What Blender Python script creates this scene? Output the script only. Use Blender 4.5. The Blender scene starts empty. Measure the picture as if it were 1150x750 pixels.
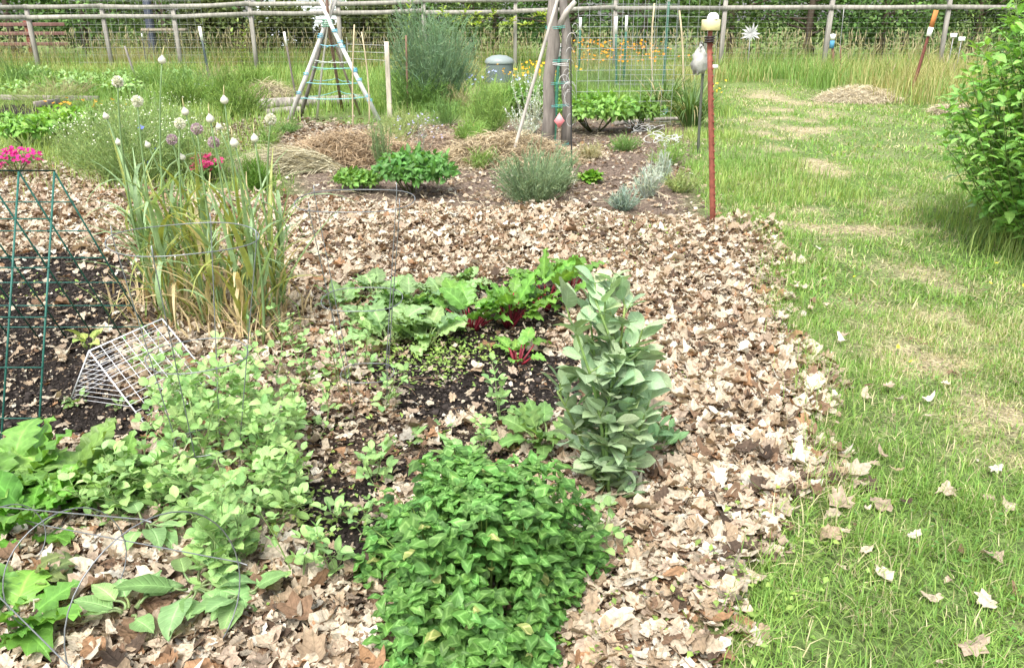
import bpy, math, random
import numpy as np
from math import radians as rad, sin, cos, tan, atan, pi
rng = np.random.default_rng(11); random.seed(11)
SC = bpy.context.scene; COL = SC.collection
U = lambda a, b, n=None: rng.uniform(a, b, n)

# ------------------------------------------------------------------ camera
CH, PITCH, F = 1.6, rad(21.0), 920.0
cp, sp = cos(PITCH), sin(PITCH)
cam = bpy.data.cameras.new('camera'); camo = bpy.data.objects.new('camera', cam); COL.objects.link(camo)
camo.location = (0, 0, CH); camo.rotation_euler = (rad(90) - PITCH, 0, 0)
cam.sensor_width = 36; cam.lens = F / 1150 * 36; cam.clip_end = 2000; cam.clip_start = .05
SC.camera = camo
def P(px, py, z=0.0):
    u = (px - 575) / F; v = (375 - py) / F
    d = np.array([u, cp + v * sp, -sp + v * cp]); t = (z - CH) / d[2]
    return np.array([d[0] * t, d[1] * t, z])
def at(px, py, Y):
    u = (px - 575) / F; v = (375 - py) / F
    d = np.array([u, cp + v * sp, -sp + v * cp]); t = Y / d[1]
    return np.array([d[0] * t, Y, CH + d[2] * t])
def topix(p):
    p = np.atleast_2d(p); dx = p[:, 0]; dy = p[:, 1]; dz = p[:, 2] - CH
    dep = dy * cp - dz * sp; up = dy * sp + dz * cp; dep = np.maximum(dep, .01)
    return np.stack([575 + F * dx / dep, 375 - F * up / dep], 1)
def inview(p, m=110):
    ok = np.zeros(len(p), bool)                      # seen from the camera or from a step to either side
    for s in (-.8, 0, .8):
        q = topix(p + np.array([s, 0, 0])); ok |= (q[:, 0] > -m) & (q[:, 0] < 1150 + m) & (q[:, 1] > -120) & (q[:, 1] < 750 + m)
    return ok

# ------------------------------------------------------------------ noise / terrain
def vnoise(x, y, s=1.0, seed=0):
    x = np.asarray(x, float) / s + 100; y = np.asarray(y, float) / s + 100
    xi = np.floor(x).astype(np.int64); yi = np.floor(y).astype(np.int64); fx = x - xi; fy = y - yi
    fx = fx * fx * (3 - 2 * fx); fy = fy * fy * (3 - 2 * fy)
    def h(a, b):
        n = (a * 374761393 + b * 668265263 + seed * 974634777) & 0xffffffff
        n = ((n ^ (n >> 13)) * 1274126177) & 0xffffffff
        return ((n ^ (n >> 16)) & 0xffff) / 65535.0
    return (h(xi, yi) * (1 - fx) + h(xi + 1, yi) * fx) * (1 - fy) + (h(xi, yi + 1) * (1 - fx) + h(xi + 1, yi + 1) * fx) * fy
def fbm(x, y, s=1.0, seed=0):
    return vnoise(x, y, s, seed) * .55 + vnoise(x, y, s * .47, seed + 5) * .3 + vnoise(x, y, s * .21, seed + 9) * .15
def poly(pts): return np.array([P(a, b)[:2] for a, b in pts])
def sdpoly(x, y, pg):
    """signed distance, positive inside"""
    x = np.asarray(x, float); y = np.asarray(y, float); ins = np.zeros(x.shape, bool); dm = np.full(x.shape, 1e9)
    n = len(pg)
    for i in range(n):
        ax, ay = pg[i]; bx, by = pg[(i + 1) % n]
        c = ((ay > y) != (by > y)) & (x < (bx - ax) * (y - ay) / (by - ay + 1e-12) + ax); ins ^= c
        ex, ey = bx - ax, by - ay; t = np.clip(((x - ax) * ex + (y - ay) * ey) / (ex * ex + ey * ey + 1e-12), 0, 1)
        dm = np.minimum(dm, np.hypot(x - ax - t * ex, y - ay - t * ey))
    return np.where(ins, dm, -dm)
def sm(a, lo, hi):
    t = np.clip((a - lo) / (hi - lo), 0, 1); return t * t * (3 - 2 * t)
LAWN = poly([(800, 98), (778, 140), (772, 190), (800, 235), (835, 272), (872, 300), (866, 345), (893, 400), (915, 455), (925, 510), (900, 560), (880, 610), (850, 660), (835, 700), (825, 760), (800, 900), (2600, 900), (2600, 92), (1000, 92)])
BED = poly([(-900, 900), (-900, 232), (60, 215), (330, 222), (520, 238), (640, 232), (700, 246), (790, 248), (850, 268), (885, 300), (872, 345), (905, 400), (935, 465), (940, 520), (945, 560), (895, 610), (860, 660), (850, 700), (850, 760), (830, 900)])
LEFTP = poly([(-400, 330), (-200, 200), (40, 175), (120, 205), (200, 245), (180, 330), (60, 330)])
SOIL = [(poly(p), k) for p, k in [
    ([(-260, 500), (-160, 300), (60, 285), (150, 290), (190, 330), (140, 370), (110, 420), (180, 470), (160, 500), (60, 490), (-60, 510)], 1.),
    ([(440, 395), (520, 375), (640, 385), (650, 450), (590, 500), (540, 478), (460, 478), (425, 430)], 1.),
    ([(400, 350), (470, 335), (640, 310), (650, 360), (600, 400), (420, 400)], .85), ([(480, 470), (570, 470), (590, 540), (500, 530)], .8), ([(270, 395), (350, 400), (360, 470), (300, 480)], .55),
    ([(335, 545), (430, 530), (460, 590), (410, 645), (340, 640)], 1.),
    ([(480, 330), (560, 320), (560, 360), (500, 380)], .85),
    ([(330, 470), (420, 455), (500, 520), (440, 560), (350, 560)], .72),
    ([(610, 620), (700, 540), (720, 620), (690, 720), (640, 720)], .2)]]
PLOT = poly([(280, 135), (330, 225), (520, 240), (640, 232), (720, 250), (795, 250), (778, 190), (778, 140), (640, 130), (440, 140)])
RIDGE = [P(845, 272)[:2], P(850, 350)[:2], P(850, 430)[:2], P(840, 500)[:2], P(850, 560)[:2], P(800, 640)[:2], P(770, 740)[:2]]
def segd(x, y, pts):
    dm = np.full(np.shape(x), 1e9)
    for (ax, ay), (bx, by) in zip(pts[:-1], pts[1:]):
        ex, ey = bx - ax, by - ay; t = np.clip(((x - ax) * ex + (y - ay) * ey) / (ex * ex + ey * ey), 0, 1)
        dm = np.minimum(dm, np.hypot(x - ax - t * ex, y - ay - t * ey))
    return dm
MOUNDS = [(P(655, 268), .45, .06), (P(560, 270), .6, .06), (P(420, 265), .6, .05), (P(700, 330), .5, .04), (P(850, 275), .22, .10), (P(780, 280), .4, .05)]
def H(x, y):
    x = np.asarray(x, float); y = np.asarray(y, float)
    w = np.exp(-((y - 4) / 7) ** 2)
    h = (fbm(x, y, 1.3, 3) - .5) * .05 * w + (fbm(x, y, .35, 8) - .5) * .035 * w
    h = h + .085 * np.exp(-(segd(x, y, RIDGE) / .30) ** 2)
    for c, r, a in MOUNDS: h = h + a * np.exp(-((x - c[0]) ** 2 + (y - c[1]) ** 2) / r ** 2)
    h = h + (fbm(x, y, 6., 21) - .5) * .25 * sm(y, 9, 20)
    return h
PATH = [P(*q)[:2] for q in [(880, 105), (905, 150), (925, 200), (950, 245), (1000, 310), (1060, 365), (1120, 430), (1180, 520)]]
def path_m(x, y): return np.exp(-(segd(x, y, PATH) / (.22 + .05 * np.asarray(y))) ** 2) * sm(fbm(x, y, .5, 88), .42, .68)
def lawn_m(x, y): return sm(sdpoly(x, y, LAWN) + (fbm(x, y, .28, 4) - .5) * .30, -.05, .06)
def bed_m(x, y): return np.maximum(sm(sdpoly(x, y, BED) + (fbm(x, y, .25, 6) - .5) * .42 + (vnoise(x, y, .09, 7) - .5) * .14, -.05, .09), .8 * sm(sdpoly(x, y, LEFTP), -.1, .4))
def soil_m(x, y):
    m = np.zeros(np.shape(x))
    for pg, k in SOIL: m = np.maximum(m, k * sm(sdpoly(x, y, pg) + (fbm(x, y, .22, 14) - .5) * .30, -.09, .03))
    return m
def G(px, py):
    p = P(px, py); p[2] = float(H(p[0], p[1])); return p

# ------------------------------------------------------------------ mesh accumulation
class Acc:
    def __init__(s): s.V = []; s.C = []; s.UV = []; s.F = {3: [], 4: []}; s.n = 0
    def raw(s, v, faces, c=(1, 1, 1), uv=None):
        v = np.asarray(v, float).reshape(-1, 3); s.UV.append(np.full((len(v), 3), 9.) if uv is None else uv); c = np.broadcast_to(np.asarray(c, float), v.shape)
        s.V.append(v); s.C.append(c)
        for f in faces:
            f = np.asarray(f, np.int64)
            if f.size: s.F[f.shape[1]].append(f + s.n)
        s.n += len(v); return s
    def inst(s, tpl, M, T, col):
        """tpl: (v, [faces], c); M (k,3,3), T (k,3), col (k,3)"""
        v, fs, c = tpl[:3]; k = len(T); uv = tpl[3] if len(tpl) > 3 else None
        if k == 0: return s
        n = len(v); W = np.einsum('kij,nj->kni', M, v) + T[:, None, :]
        C = c[None] * np.asarray(col)[:, None, :]
        off = (np.arange(k) * n)[:, None, None]
        s.raw(W.reshape(-1, 3), [(f[None] + off).reshape(-1, f.shape[1]) for f in fs if len(f)], C.reshape(-1, 3), None if uv is None else np.concatenate([np.tile(uv, (k, 1)), np.repeat(U(0, 1, (k, 1)), n, 0)], 1)); return s
    def build(s, name, mat, parent=None, smooth=True):
        me = bpy.data.meshes.new(name)
        V = np.concatenate(s.V) if s.V else np.zeros((0, 3)); C = np.concatenate(s.C) if s.C else np.zeros((0, 3))
        root = parent
        while root is not None and root.parent is not None: root = root.parent
        if root is not None: V = V - np.array(root.location)
        L, ST, TOT = [], [], []; o = 0
        for k in (3, 4):
            for f in s.F[k]:
                L.append(f.ravel()); ST.append(o + np.arange(len(f)) * k); TOT.append(np.full(len(f), k)); o += f.size
        L = np.concatenate(L).astype(np.int32); ST = np.concatenate(ST).astype(np.int32); TOT = np.concatenate(TOT).astype(np.int32)
        me.vertices.add(len(V)); me.vertices.foreach_set('co', V.astype(np.float32).ravel())
        me.loops.add(len(L)); me.loops.foreach_set('vertex_index', L)
        me.polygons.add(len(ST)); me.polygons.foreach_set('loop_start', ST); me.polygons.foreach_set('loop_total', TOT)
        me.update(calc_edges=True)
        if smooth: me.polygons.foreach_set('use_smooth', np.ones(len(ST), bool))
        a = me.color_attributes.new('Col', 'FLOAT_COLOR', 'POINT')
        a.data.foreach_set('color', np.concatenate([np.clip(C, 0, 1), np.ones((len(C), 1))], 1).astype(np.float32).ravel())
        b = me.attributes.new('Lf', 'FLOAT_VECTOR', 'POINT'); b.data.foreach_set('vector', np.concatenate(s.UV).astype(np.float32).ravel())
        me.materials.append(mat)
        ob = bpy.data.objects.new(name, me); COL.objects.link(ob)
        if parent: ob.parent = parent
        return ob
def tag(o, label=None, cat=None, group=None, kind=None):
    if label: o['label'] = label
    if cat: o['category'] = cat
    if group: o['group'] = group
    if kind: o['kind'] = kind
    return o
def thing(name, loc, label, cat, group=None):
    o = bpy.data.objects.new(name, None); COL.objects.link(o); o.location = [float(a) for a in loc]; o.empty_display_size = .1
    return tag(o, label, cat, group)
def copy_tree(o, parent=None):
    c = o.copy(); COL.objects.link(c)
    if parent: c.parent = parent
    for ch in [q for q in COL.objects if q.parent == o]: copy_tree(ch, c)
    return c
def nrm(a): return a / (np.linalg.norm(a, axis=-1, keepdims=True) + 1e-12)
def frame(d, up, scale=None):
    """columns x,y,z with y = d, z close to up"""
    d = nrm(np.asarray(d, float)); x = nrm(np.cross(d, up)); z = np.cross(x, d)
    M = np.stack([x, d, z], -1)
    if scale is not None: M = M * (scale[:, None, None] if np.ndim(scale) == 1 else scale[:, None, :])
    return M
def circ(n, r=1., ph=0.): a = np.arange(n) * 2 * pi / n + ph; return np.stack([np.cos(a), np.sin(a)], 1) * r
SQ = np.array([[1, .8], [.8, 1], [-.8, 1], [-1, .8], [-1, -.8], [-.8, -1], [.8, -1], [1, -.8]])
def tubes(acc, Pt, R, sides=5, col=(1, 1, 1), prof=None, cap=True, ref=None):
    Pt = np.asarray(Pt, float)
    if Pt.ndim == 2: Pt = Pt[None]
    k, n, _ = Pt.shape; R = np.broadcast_to(np.asarray(R, float), (k, n)) if np.ndim(R) != 1 or np.shape(R)[0] == n else np.broadcast_to(np.asarray(R)[:, None], (k, n))
    if cap:
        Pt = np.concatenate([Pt[:, :1], Pt, Pt[:, -1:]], 1); Z = np.zeros((k, 1)) + 1e-5; R = np.concatenate([Z, R, Z], 1)
    T = np.empty_like(Pt); q = Pt[:, 1:-1] if cap else Pt
    t = np.gradient(q, axis=1) if q.shape[1] > 2 else np.repeat(q[:, 1:] - q[:, :1], q.shape[1], 1)
    t = nrm(t); T = np.concatenate([t[:, :1], t, t[:, -1:]], 1) if cap else t
    ov = nrm(Pt[:, -1] - Pt[:, 0])
    if ref is None: ref = np.where((np.abs(ov[:, 2:3]) > .8), np.array([[0, 1., 0]]), np.array([[0, 0, 1.]]))
    else: ref = np.broadcast_to(np.asarray(ref, float), (k, 3))
    X = nrm(np.cross(T, ref[:, None])); Y = np.cross(X, T)
    pr = circ(sides) if prof is None else np.asarray(prof); m = len(pr)
    V = Pt[:, :, None] + R[:, :, None, None] * (X[:, :, None] * pr[None, None, :, :1] + Y[:, :, None] * pr[None, None, :, 1:])
    N = Pt.shape[1]; i = np.arange(N - 1)[:, None]; j = np.arange(m)[None]
    f = np.stack([i * m + j, i * m + (j + 1) % m, (i + 1) * m + (j + 1) % m, (i + 1) * m + j], -1).reshape(-1, 4)
    f = (f[None] + (np.arange(k) * N * m)[:, None, None]).reshape(-1, 4)
    c = np.asarray(col, float)
    if c.ndim == 2: c = np.repeat(c, N * m, 0)
    acc.raw(V.reshape(-1, 3), [f], c); return acc
def curve(p0, p1, bend, n=8):
    """k curves from p0 to p1 with sideways offset bend (k,3) at the middle"""
    t = np.linspace(0, 1, n)[None, :, None]
    return p0[:, None] * (1 - t) + p1[:, None] * t + bend[:, None] * 4 * t * (1 - t)
def box(acc, c, s, M=None, col=(1, 1, 1), ch=.06):
    c = np.asarray(c, float); s = np.asarray(s, float) / 2; M = np.eye(3) if M is None else M
    b = min(s) * ch * 2
    v = []
    for z, k in ((-1, 1), (-1, 0), (1, 0), (1, 1)):
        for a in SQ:
            x = np.sign(a[0]) * (s[0] - (b if abs(a[0]) < 1 else 0) - (b if k else 0)); y = np.sign(a[1]) * (s[1] - (b if abs(a[1]) < 1 else 0) - (b if k else 0))
            v.append([x, y, z * (s[2] - (0 if k else b))])
    v = np.array(v); m = 8; f = [[i * m + j, i * m + (j + 1) % m, (i + 1) * m + (j + 1) % m, (i + 1) * m + j] for i in range(3) for j in range(m)]
    v = np.concatenate([v, [[0, 0, -s[2]], [0, 0, s[2]]]]); tr = [[32, (j + 1) % 8, j] for j in range(8)] + [[33, 24 + j, 24 + (j + 1) % 8] for j in range(8)]
    acc.raw(v @ M.T + c, [np.array(f), np.array(tr)], col); return acc
def lathe(acc, c, rz, n=14, col=(1, 1, 1), M=None):
    rz = np.array(rz, float); M = np.eye(3) if M is None else M; a = np.arange(n) * 2 * pi / n
    v = np.stack([rz[:, 0, None] * np.cos(a), rz[:, 0, None] * np.sin(a), rz[:, 1, None] + 0 * a], -1).reshape(-1, 3)
    f = [[i * n + j, i * n + (j + 1) % n, (i + 1) * n + (j + 1) % n, (i + 1) * n + j] for i in range(len(rz) - 1) for j in range(n)]
    acc.raw(v @ M.T + np.asarray(c), [np.array(f)], col); return acc

# ------------------------------------------------------------------ leaf templates
def leaf_tpl(rows=6, prof=None, ncol=3, L=1., W=.5, bend=.6, fold=.25, wave=0., k=2., vein=1.25, ph=0., up0=0., mark=None):
    t = np.linspace(0, 1, rows); s = np.linspace(-1, 1, ncol)
    w = W / 2 * (np.array([prof(a) for a in t]) if prof else np.sin(pi * t ** .8))
    w = np.maximum(w, .004)
    th = up0 - bend * t; y = np.concatenate([[0], np.cumsum(np.cos(th[:-1]))]) / (rows - 1) * L; z = np.concatenate([[0], np.cumsum(np.sin(th[:-1]))]) / (rows - 1) * L
    X = s[None] * w[:, None]; Z = z[:, None] + fold * np.abs(X) + wave * np.sin(k * 2 * pi * t[:, None] + ph + s[None] * 1.3) * np.abs(s[None]) ** 1.5
    Y = y[:, None] + 0 * X
    v = np.stack([X, Y, Z], -1).reshape(-1, 3)
    f = [[i * ncol + j, i * ncol + j + 1, (i + 1) * ncol + j + 1, (i + 1) * ncol + j] for i in range(rows - 1) for j in range(ncol - 1)]
    c = np.ones((rows, ncol, 3)); c[:, ncol // 2] *= vein
    if mark is not None: c = c * mark(t[:, None], s[None])[..., None]
    uv = np.stack([s[None] + 0 * X, t[:, None] + 0 * X], -1).reshape(-1, 2)
    return v, [np.array(f)], c.reshape(-1, 3), uv
ovate = lambda t: sin(pi * min(1, t) ** .72) ** .9
ellip = lambda t: sin(pi * t) ** .62
lance = lambda t: sin(pi * t ** .62) ** 1.1
obov = lambda t: sin(pi * t ** 1.5) ** .8
blade = lambda t: (1 - t ** 2.2) * min(1, .55 + t * 3)
OVA = [leaf_tpl(6, ovate, bend=b, W=w, fold=f, wave=.03, ph=p) for b, w, f, p in ((.5, .5, .3, 0), (.9, .55, .2, 2), (.2, .45, .4, 1), (1.3, .5, .1, 3))]
ROU = [leaf_tpl(6, ellip, bend=b, W=w, fold=f, wave=.02, ph=p, vein=1.12) for b, w, f, p in ((.3, .58, .25, 0), (.7, .62, .15, 2), (-.2, .55, .35, 1), (1.0, .6, .3, 4))]
TRI = [leaf_tpl(6, ovate, bend=b, W=.56, fold=f, wave=.06, ph=p, vein=1.05, ncol=5) for b, f, p in ((.4, .25, 0), (.9, .1, 2), (-.1, .4, 1), (.7, .3, 5))]
CRK = [leaf_tpl(13, lambda t: ovate(t) * (1 + .13 * sin(27 * t)), ncol=7, bend=b, W=w, fold=.12, wave=.075, k=4.2, ph=p, vein=1.25) for b, w, p in ((.7, .62, 0), (1.1, .55, 2), (.3, .6, 4), (1.5, .66, 1))]
BRD = [leaf_tpl(8, ovate, ncol=5, bend=b, W=.52, fold=.18, wave=.03, k=4, ph=p, vein=1.35) for b, p in ((.8, 0), (1.3, 2), (.4, 3))]
LAN = [leaf_tpl(5, lance, bend=b, W=.28, fold=.3, vein=1.2) for b in (.2, .7, 1.2)]
SIM = [leaf_tpl(3, ellip, bend=b, W=.6, fold=.25) for b in (.3, .9)]
QUD = [(np.array([[0, 0, 0], [.3, .5, .06], [0, 1, -.1], [-.3, .5, .06]]), [np.array([[0, 1, 2, 3]])], np.ones((4, 3)))]
def lobed(n=18, rings=2, kind=0, seed=0):
    r = np.random.default_rng(seed); a = np.arange(n) * 2 * pi / n
    if kind == 0: rr = (.76 + .24 * np.abs(np.cos(a * 2.5 + r.uniform(0, 3)))) * (.7 + .3 * np.abs(np.cos(a)))          # maple like
    elif kind == 1: rr = (.80 + .20 * np.cos(a * 8 + r.uniform(0, 6))) / np.sqrt(np.cos(a) ** 2 + np.sin(a) ** 2 / r.uniform(.14, .4))   # oak like
    else:                                                                                                               # torn scrap
        rr = r.uniform(.6, 1., n) / np.sqrt(np.cos(a + 1) ** 2 + np.sin(a + 1) ** 2 / r.uniform(.15, .7))
    rr = rr * r.uniform(.86, 1.12, n) * .5
    x = rr * np.cos(a); y = rr * np.sin(a); cu, cv, cw = r.uniform(-.9, 1.3), r.uniform(-1.4, 2.4), r.uniform(-1.6, 1.6)
    V = [[0, 0, 0]]
    for q in range(1, rings + 1):
        s = q / rings
        for i in range(n): V.append([x[i] * s, y[i] * s, 0])
    V = np.array(V); X, Y = V[:, 0], V[:, 1]
    V[:, 2] = cu * X * X + cv * Y * Y + cw * X * Y + r.normal(0, .04, len(V)) * (np.hypot(X, Y) > .2)
    tri = np.array([[0, 1 + i, 1 + (i + 1) % n] for i in range(n)])
    qd = [[1 + (q - 1) * n + i, 1 + q * n + i, 1 + q * n + (i + 1) % n, 1 + (q - 1) * n + (i + 1) % n] for q in range(1, rings) for i in range(n)]
    c = np.ones((len(V), 3)) * r.uniform(.88, 1.1, (len(V), 1)); c[0] *= .85
    return V, [tri] + ([np.array(qd)] if qd else []), c, np.stack([Y * 3.2, X + .5], 1)
LITN = [lobed(20, 2, [1, 2, 2, 1, 2, 0, 2, 1][k % 8], k) for k in range(40)]
LITF = [lobed(9, 1, 2, 50 + k) for k in range(8)]

# ------------------------------------------------------------------ materials
def mat(name, build):
    m = bpy.data.materials.new(name); m.use_nodes = True; nt = m.node_tree; nt.nodes.clear()
    out = nt.nodes.new('ShaderNodeOutputMaterial'); sh = build(nt); nt.links.new(sh, out.inputs['Surface']); return m
def nd(nt, t, **kw):
    n = nt.nodes.new(t)
    for k, v in kw.items():
        if k in n.inputs.keys(): n.inputs[k].default_value = v
        else: setattr(n, k, v)
    return n
def noise(nt, sc, det=4., rough=.6, vec=None):
    n = nd(nt, 'ShaderNodeTexNoise', Scale=sc, Detail=det, Roughness=rough)
    if vec is None:
        g = nt.nodes.new('ShaderNodeNewGeometry'); vec = g.outputs['Position']
    nt.links.new(vec, n.inputs['Vector']); return n
def ramp(nt, fac, stops):
    r = nt.nodes.new('ShaderNodeValToRGB'); e = r.color_ramp.elements
    for i, (p, c) in enumerate(stops):
        if i > 1: e.new(p)
        e[i].position = p; e[i].color = (c[0], c[1], c[2], 1) if np.ndim(c) else (c, c, c, 1)
    nt.links.new(fac, r.inputs[0]); return r.outputs[0]
def mixc(nt, a, b, fac=1., mode='MULTIPLY'):
    m = nt.nodes.new('ShaderNodeMix'); m.data_type = 'RGBA'; m.blend_type = mode; m.clamp_factor = True
    if isinstance(fac, float): m.inputs[0].default_value = fac
    else: nt.links.new(fac, m.inputs[0])
    for v, i in ((a, 6), (b, 7)):
        if isinstance(v, tuple): m.inputs[i].default_value = (*v, 1)
        else: nt.links.new(v, m.inputs[i])
    return m.outputs[2]
def bump(nt, h, st=.3, dist=.01):
    b = nd(nt, 'ShaderNodeBump', Strength=st, Distance=dist); nt.links.new(h, b.inputs['Height']); return b.outputs[0]
def foliage(name, transl=.35, rough=.5, var=.3, scale=30., spec=.3, tint=(1.25, 1.15, .5), vein=0., nv=6., chev=0., vb=.35):
    def b(nt):
        def mth(op, a, b_=None, c_=None):
            m = nt.nodes.new('ShaderNodeMath'); m.operation = op
            for i, v in enumerate((a, b_, c_)):
                if v is None: continue
                if isinstance(v, (int, float)): m.inputs[i].default_value = v
                else: nt.links.new(v, m.inputs[i])
            return m.outputs[0]
        a = nd(nt, 'ShaderNodeAttribute', attribute_name='Col'); n = noise(nt, scale, 3.)
        v = ramp(nt, n.outputs[0], [(.3, 1 - var), (.7, 1 + var)])
        c = mixc(nt, a.outputs[0], v); h = n.outputs[0]
        if vein or chev:
            l = nd(nt, 'ShaderNodeAttribute', attribute_name='Lf'); sx = nt.nodes.new('ShaderNodeSeparateXYZ'); nt.links.new(l.outputs['Vector'], sx.inputs[0])
            S = mth('ABSOLUTE', sx.outputs[0]); T = sx.outputs[1]
            q = mth('FRACT', mth('SUBTRACT', mth('MULTIPLY', T, nv), mth('MULTIPLY', S, 1.3))); q = mth('ABSOLUTE', mth('SUBTRACT', q, .5)); side = mth('SMOOTH_MIN', 1., mth('MULTIPLY', q, 2.), .1)
            # side -> 1 on the vein line, 0 between ; midrib
            sv = mth('POWER', side, 7.); mid = mth('MAXIMUM', 0., mth('SUBTRACT', 1., mth('MULTIPLY', S, 9.)))
            on = mth('LESS_THAN', S, 1.5); V = mth('MULTIPLY', mth('MAXIMUM', mid, mth('MULTIPLY', sv, .7)), on)
            if vein: c = mixc(nt, c, mixc(nt, c, (1 + vein, 1 + vein * .9, 1 + vein)), V, 'MIX')
            h = mth('SUBTRACT', mth('MULTIPLY', n.outputs[0], .6), mth('MULTIPLY', V, vb * 2.))
            if chev:
                e = mth('ABSOLUTE', mth('SUBTRACT', T, mth('SUBTRACT', .66, mth('MULTIPLY', S, .42)))); e = mth('MULTIPLY', mth('MAXIMUM', 0., mth('SUBTRACT', 1., mth('MULTIPLY', e, 7.))), on)
                c = mixc(nt, c, mixc(nt, c, (1 + chev * 1.2, 1 + chev * .8, 1 + chev * 1.5)), e, 'MIX')
        p = nd(nt, 'ShaderNodeBsdfPrincipled', Roughness=rough); p.inputs['Specular IOR Level'].default_value = spec
        nt.links.new(c, p.inputs['Base Color']); nt.links.new(bump(nt, h, .45, .004), p.inputs['Normal'])
        t = nt.nodes.new('ShaderNodeBsdfTranslucent'); nt.links.new(mixc(nt, c, tint), t.inputs[0])
        m = nt.nodes.new('ShaderNodeMixShader'); m.inputs[0].default_value = transl
        nt.links.new(p.outputs[0], m.inputs[1]); nt.links.new(t.outputs[0], m.inputs[2]); return m.outputs[0]
    return mat(name, b)
def solid(name, rough=.6, metal=0., var=.25, scale=20., stretch=(1, 1, 1), spec=.4, bs=.3, extra=None):
    def b(nt):
        a = nd(nt, 'ShaderNodeAttribute', attribute_name='Col')
        tc = nt.nodes.new('ShaderNodeTexCoord'); mp = nt.nodes.new('ShaderNodeMapping'); mp.inputs['Scale'].default_value = stretch
        nt.links.new(tc.outputs['Object'], mp.inputs[0]); n = noise(nt, scale, 5., .65, mp.outputs[0])
        c = mixc(nt, a.outputs[0], ramp(nt, n.outputs[0], [(.3, 1 - var), (.7, 1 + var)]))
        if extra:
            n2 = noise(nt, extra[1], 5., .7, mp.outputs[0]); c = mixc(nt, c, extra[0], ramp(nt, n2.outputs[0], [(extra[2], 0.), (extra[2] + .12, 1.)]), 'MIX')
        p = nd(nt, 'ShaderNodeBsdfPrincipled', Roughness=rough, Metallic=metal); p.inputs['Specular IOR Level'].default_value = spec
        nt.links.new(c, p.inputs['Base Color']); nt.links.new(bump(nt, n.outputs[0], bs, .004), p.inputs['Normal']); return p.outputs[0]
    return mat(name, b)
LEAF = foliage('leaf', .33, .42, .25, 30., .45, vein=.45, nv=7.); CLOVER = foliage('clover_leaf', .3, .5, .25, 30., .35, vein=.15, nv=8., chev=1.0); GRASSM = foliage('grass_blade', .35, .55, .2, 3.); MATTE = foliage('matte_leaf', .25, .75, .2, 20., .15, vein=.5, nv=8., vb=.8)
GLAU = foliage('waxy_leaf', .2, .55, .12, 25., .4, (1., 1.1, .6), vein=.35, nv=6.); DRY = foliage('dry_leaf', .2, .75, .28, 75., .2, (1.1, .9, .6), vein=-.22, nv=6., vb=-.5); PETAL = foliage('petal', .3, .7, .1, 40., .2, (1, 1, 1))
WOOD = solid('weathered_wood', .85, 0, .35, 14., (1, 1, .12), .2, .6); BARK = solid('bark', .9, 0, .5, 12., (1, 1, .2), .15, 1.)
WIRE = solid('galvanised_wire', .45, .6, .15, 40., extra=((.22, .13, .08), 9., .62)); GREENM = solid('green_coated_metal', .55, 0, .3, 30., extra=((.16, .12, .09), 12., .66)); RUST = solid('red_rusty_metal', .8, .1, .35, 25., extra=((.10, .035, .02), 14., .56)); PAINT = solid('paint', .55, 0, .1, 20., extra=((.3, .26, .2), 8., .66)); PLAST = solid('plastic', .4, 0, .06, 15.)
CLAY = solid('soil', .95, 0, .4, 40., (1, 1, 1), .1, 1.); CLOTH = solid('cloth', .9, 0, .15, 30.)
def ground_mat(nt):
    a = nd(nt, 'ShaderNodeAttribute', attribute_name='Col'); n1 = noise(nt, 60., 6., .7); n2 = noise(nt, 9., 5., .6)
    g = nt.nodes.new('ShaderNodeNewGeometry')
    vo = nd(nt, 'ShaderNodeTexVoronoi', Scale=55.); nt.links.new(g.outputs['Position'], vo.inputs['Vector'])
    c = mixc(nt, a.outputs[0], ramp(nt, n1.outputs[0], [(.3, .35), (.7, 1.6)])); c = mixc(nt, c, ramp(nt, n2.outputs[0], [(.3, .7), (.7, 1.25)]))
    hs = nd(nt, 'ShaderNodeSeparateColor'); nt.links.new(vo.outputs['Color'], hs.inputs[0])
    c = mixc(nt, c, ramp(nt, hs.outputs[0], [(.0, .6), (1., 1.5)]))
    p = nd(nt, 'ShaderNodeBsdfPrincipled', Roughness=.95); p.inputs['Specular IOR Level'].default_value = .1
    nt.links.new(c, p.inputs['Base Color']); nt.links.new(bump(nt, n1.outputs[0], 1., .02), p.inputs['Normal']); return p.outputs[0]
GROUND = mat('ground', ground_mat)

# ------------------------------------------------------------------ ground sheet
def axis(lo, hi, st, far_lo, far_hi):
    a = list(np.arange(lo, hi, st)); s = st; b = hi
    while b < far_hi: a.append(b); s *= 1.13; b += s
    a.append(far_hi); s = st; b = lo; pre = []
    while b > far_lo: s *= 1.13; b -= s; pre.append(b)
    return np.array(pre[::-1] + a)
gx = axis(-4.2, 4.2, .05, -500, 500); gy = axis(.8, 10., .05, -20, 700)
X, Y = np.meshgrid(gx, gy); x = X.ravel(); y = Y.ravel()
lm = lawn_m(x, y)[:, None]; bm = bed_m(x, y)[:, None]; so = soil_m(x, y)[:, None]; pm = sm(sdpoly(x, y, PLOT), -.2, .3)[:, None]
pw = np.clip(path_m(x, y) + .5 * sm(fbm(x, y, .8, 31), .5, .8), 0, 1)[:, None]; far = np.array([.14, .19, .06]); f1 = fbm(x, y, .8, 31)[:, None]
c = far * (.7 + .6 * f1) + 0 * x[:, None]
c = c * (1 - pm) + pm * np.array([.17, .13, .10])
c = c * (1 - lm) + lm * (np.array([.13, .19, .06]) * (1 - pw) + np.array([.38, .32, .20]) * pw)
c = c * (1 - bm) + bm * np.array([.22, .15, .10]); c = c * (1 - so) + so * np.array([.028, .023, .02])
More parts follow.
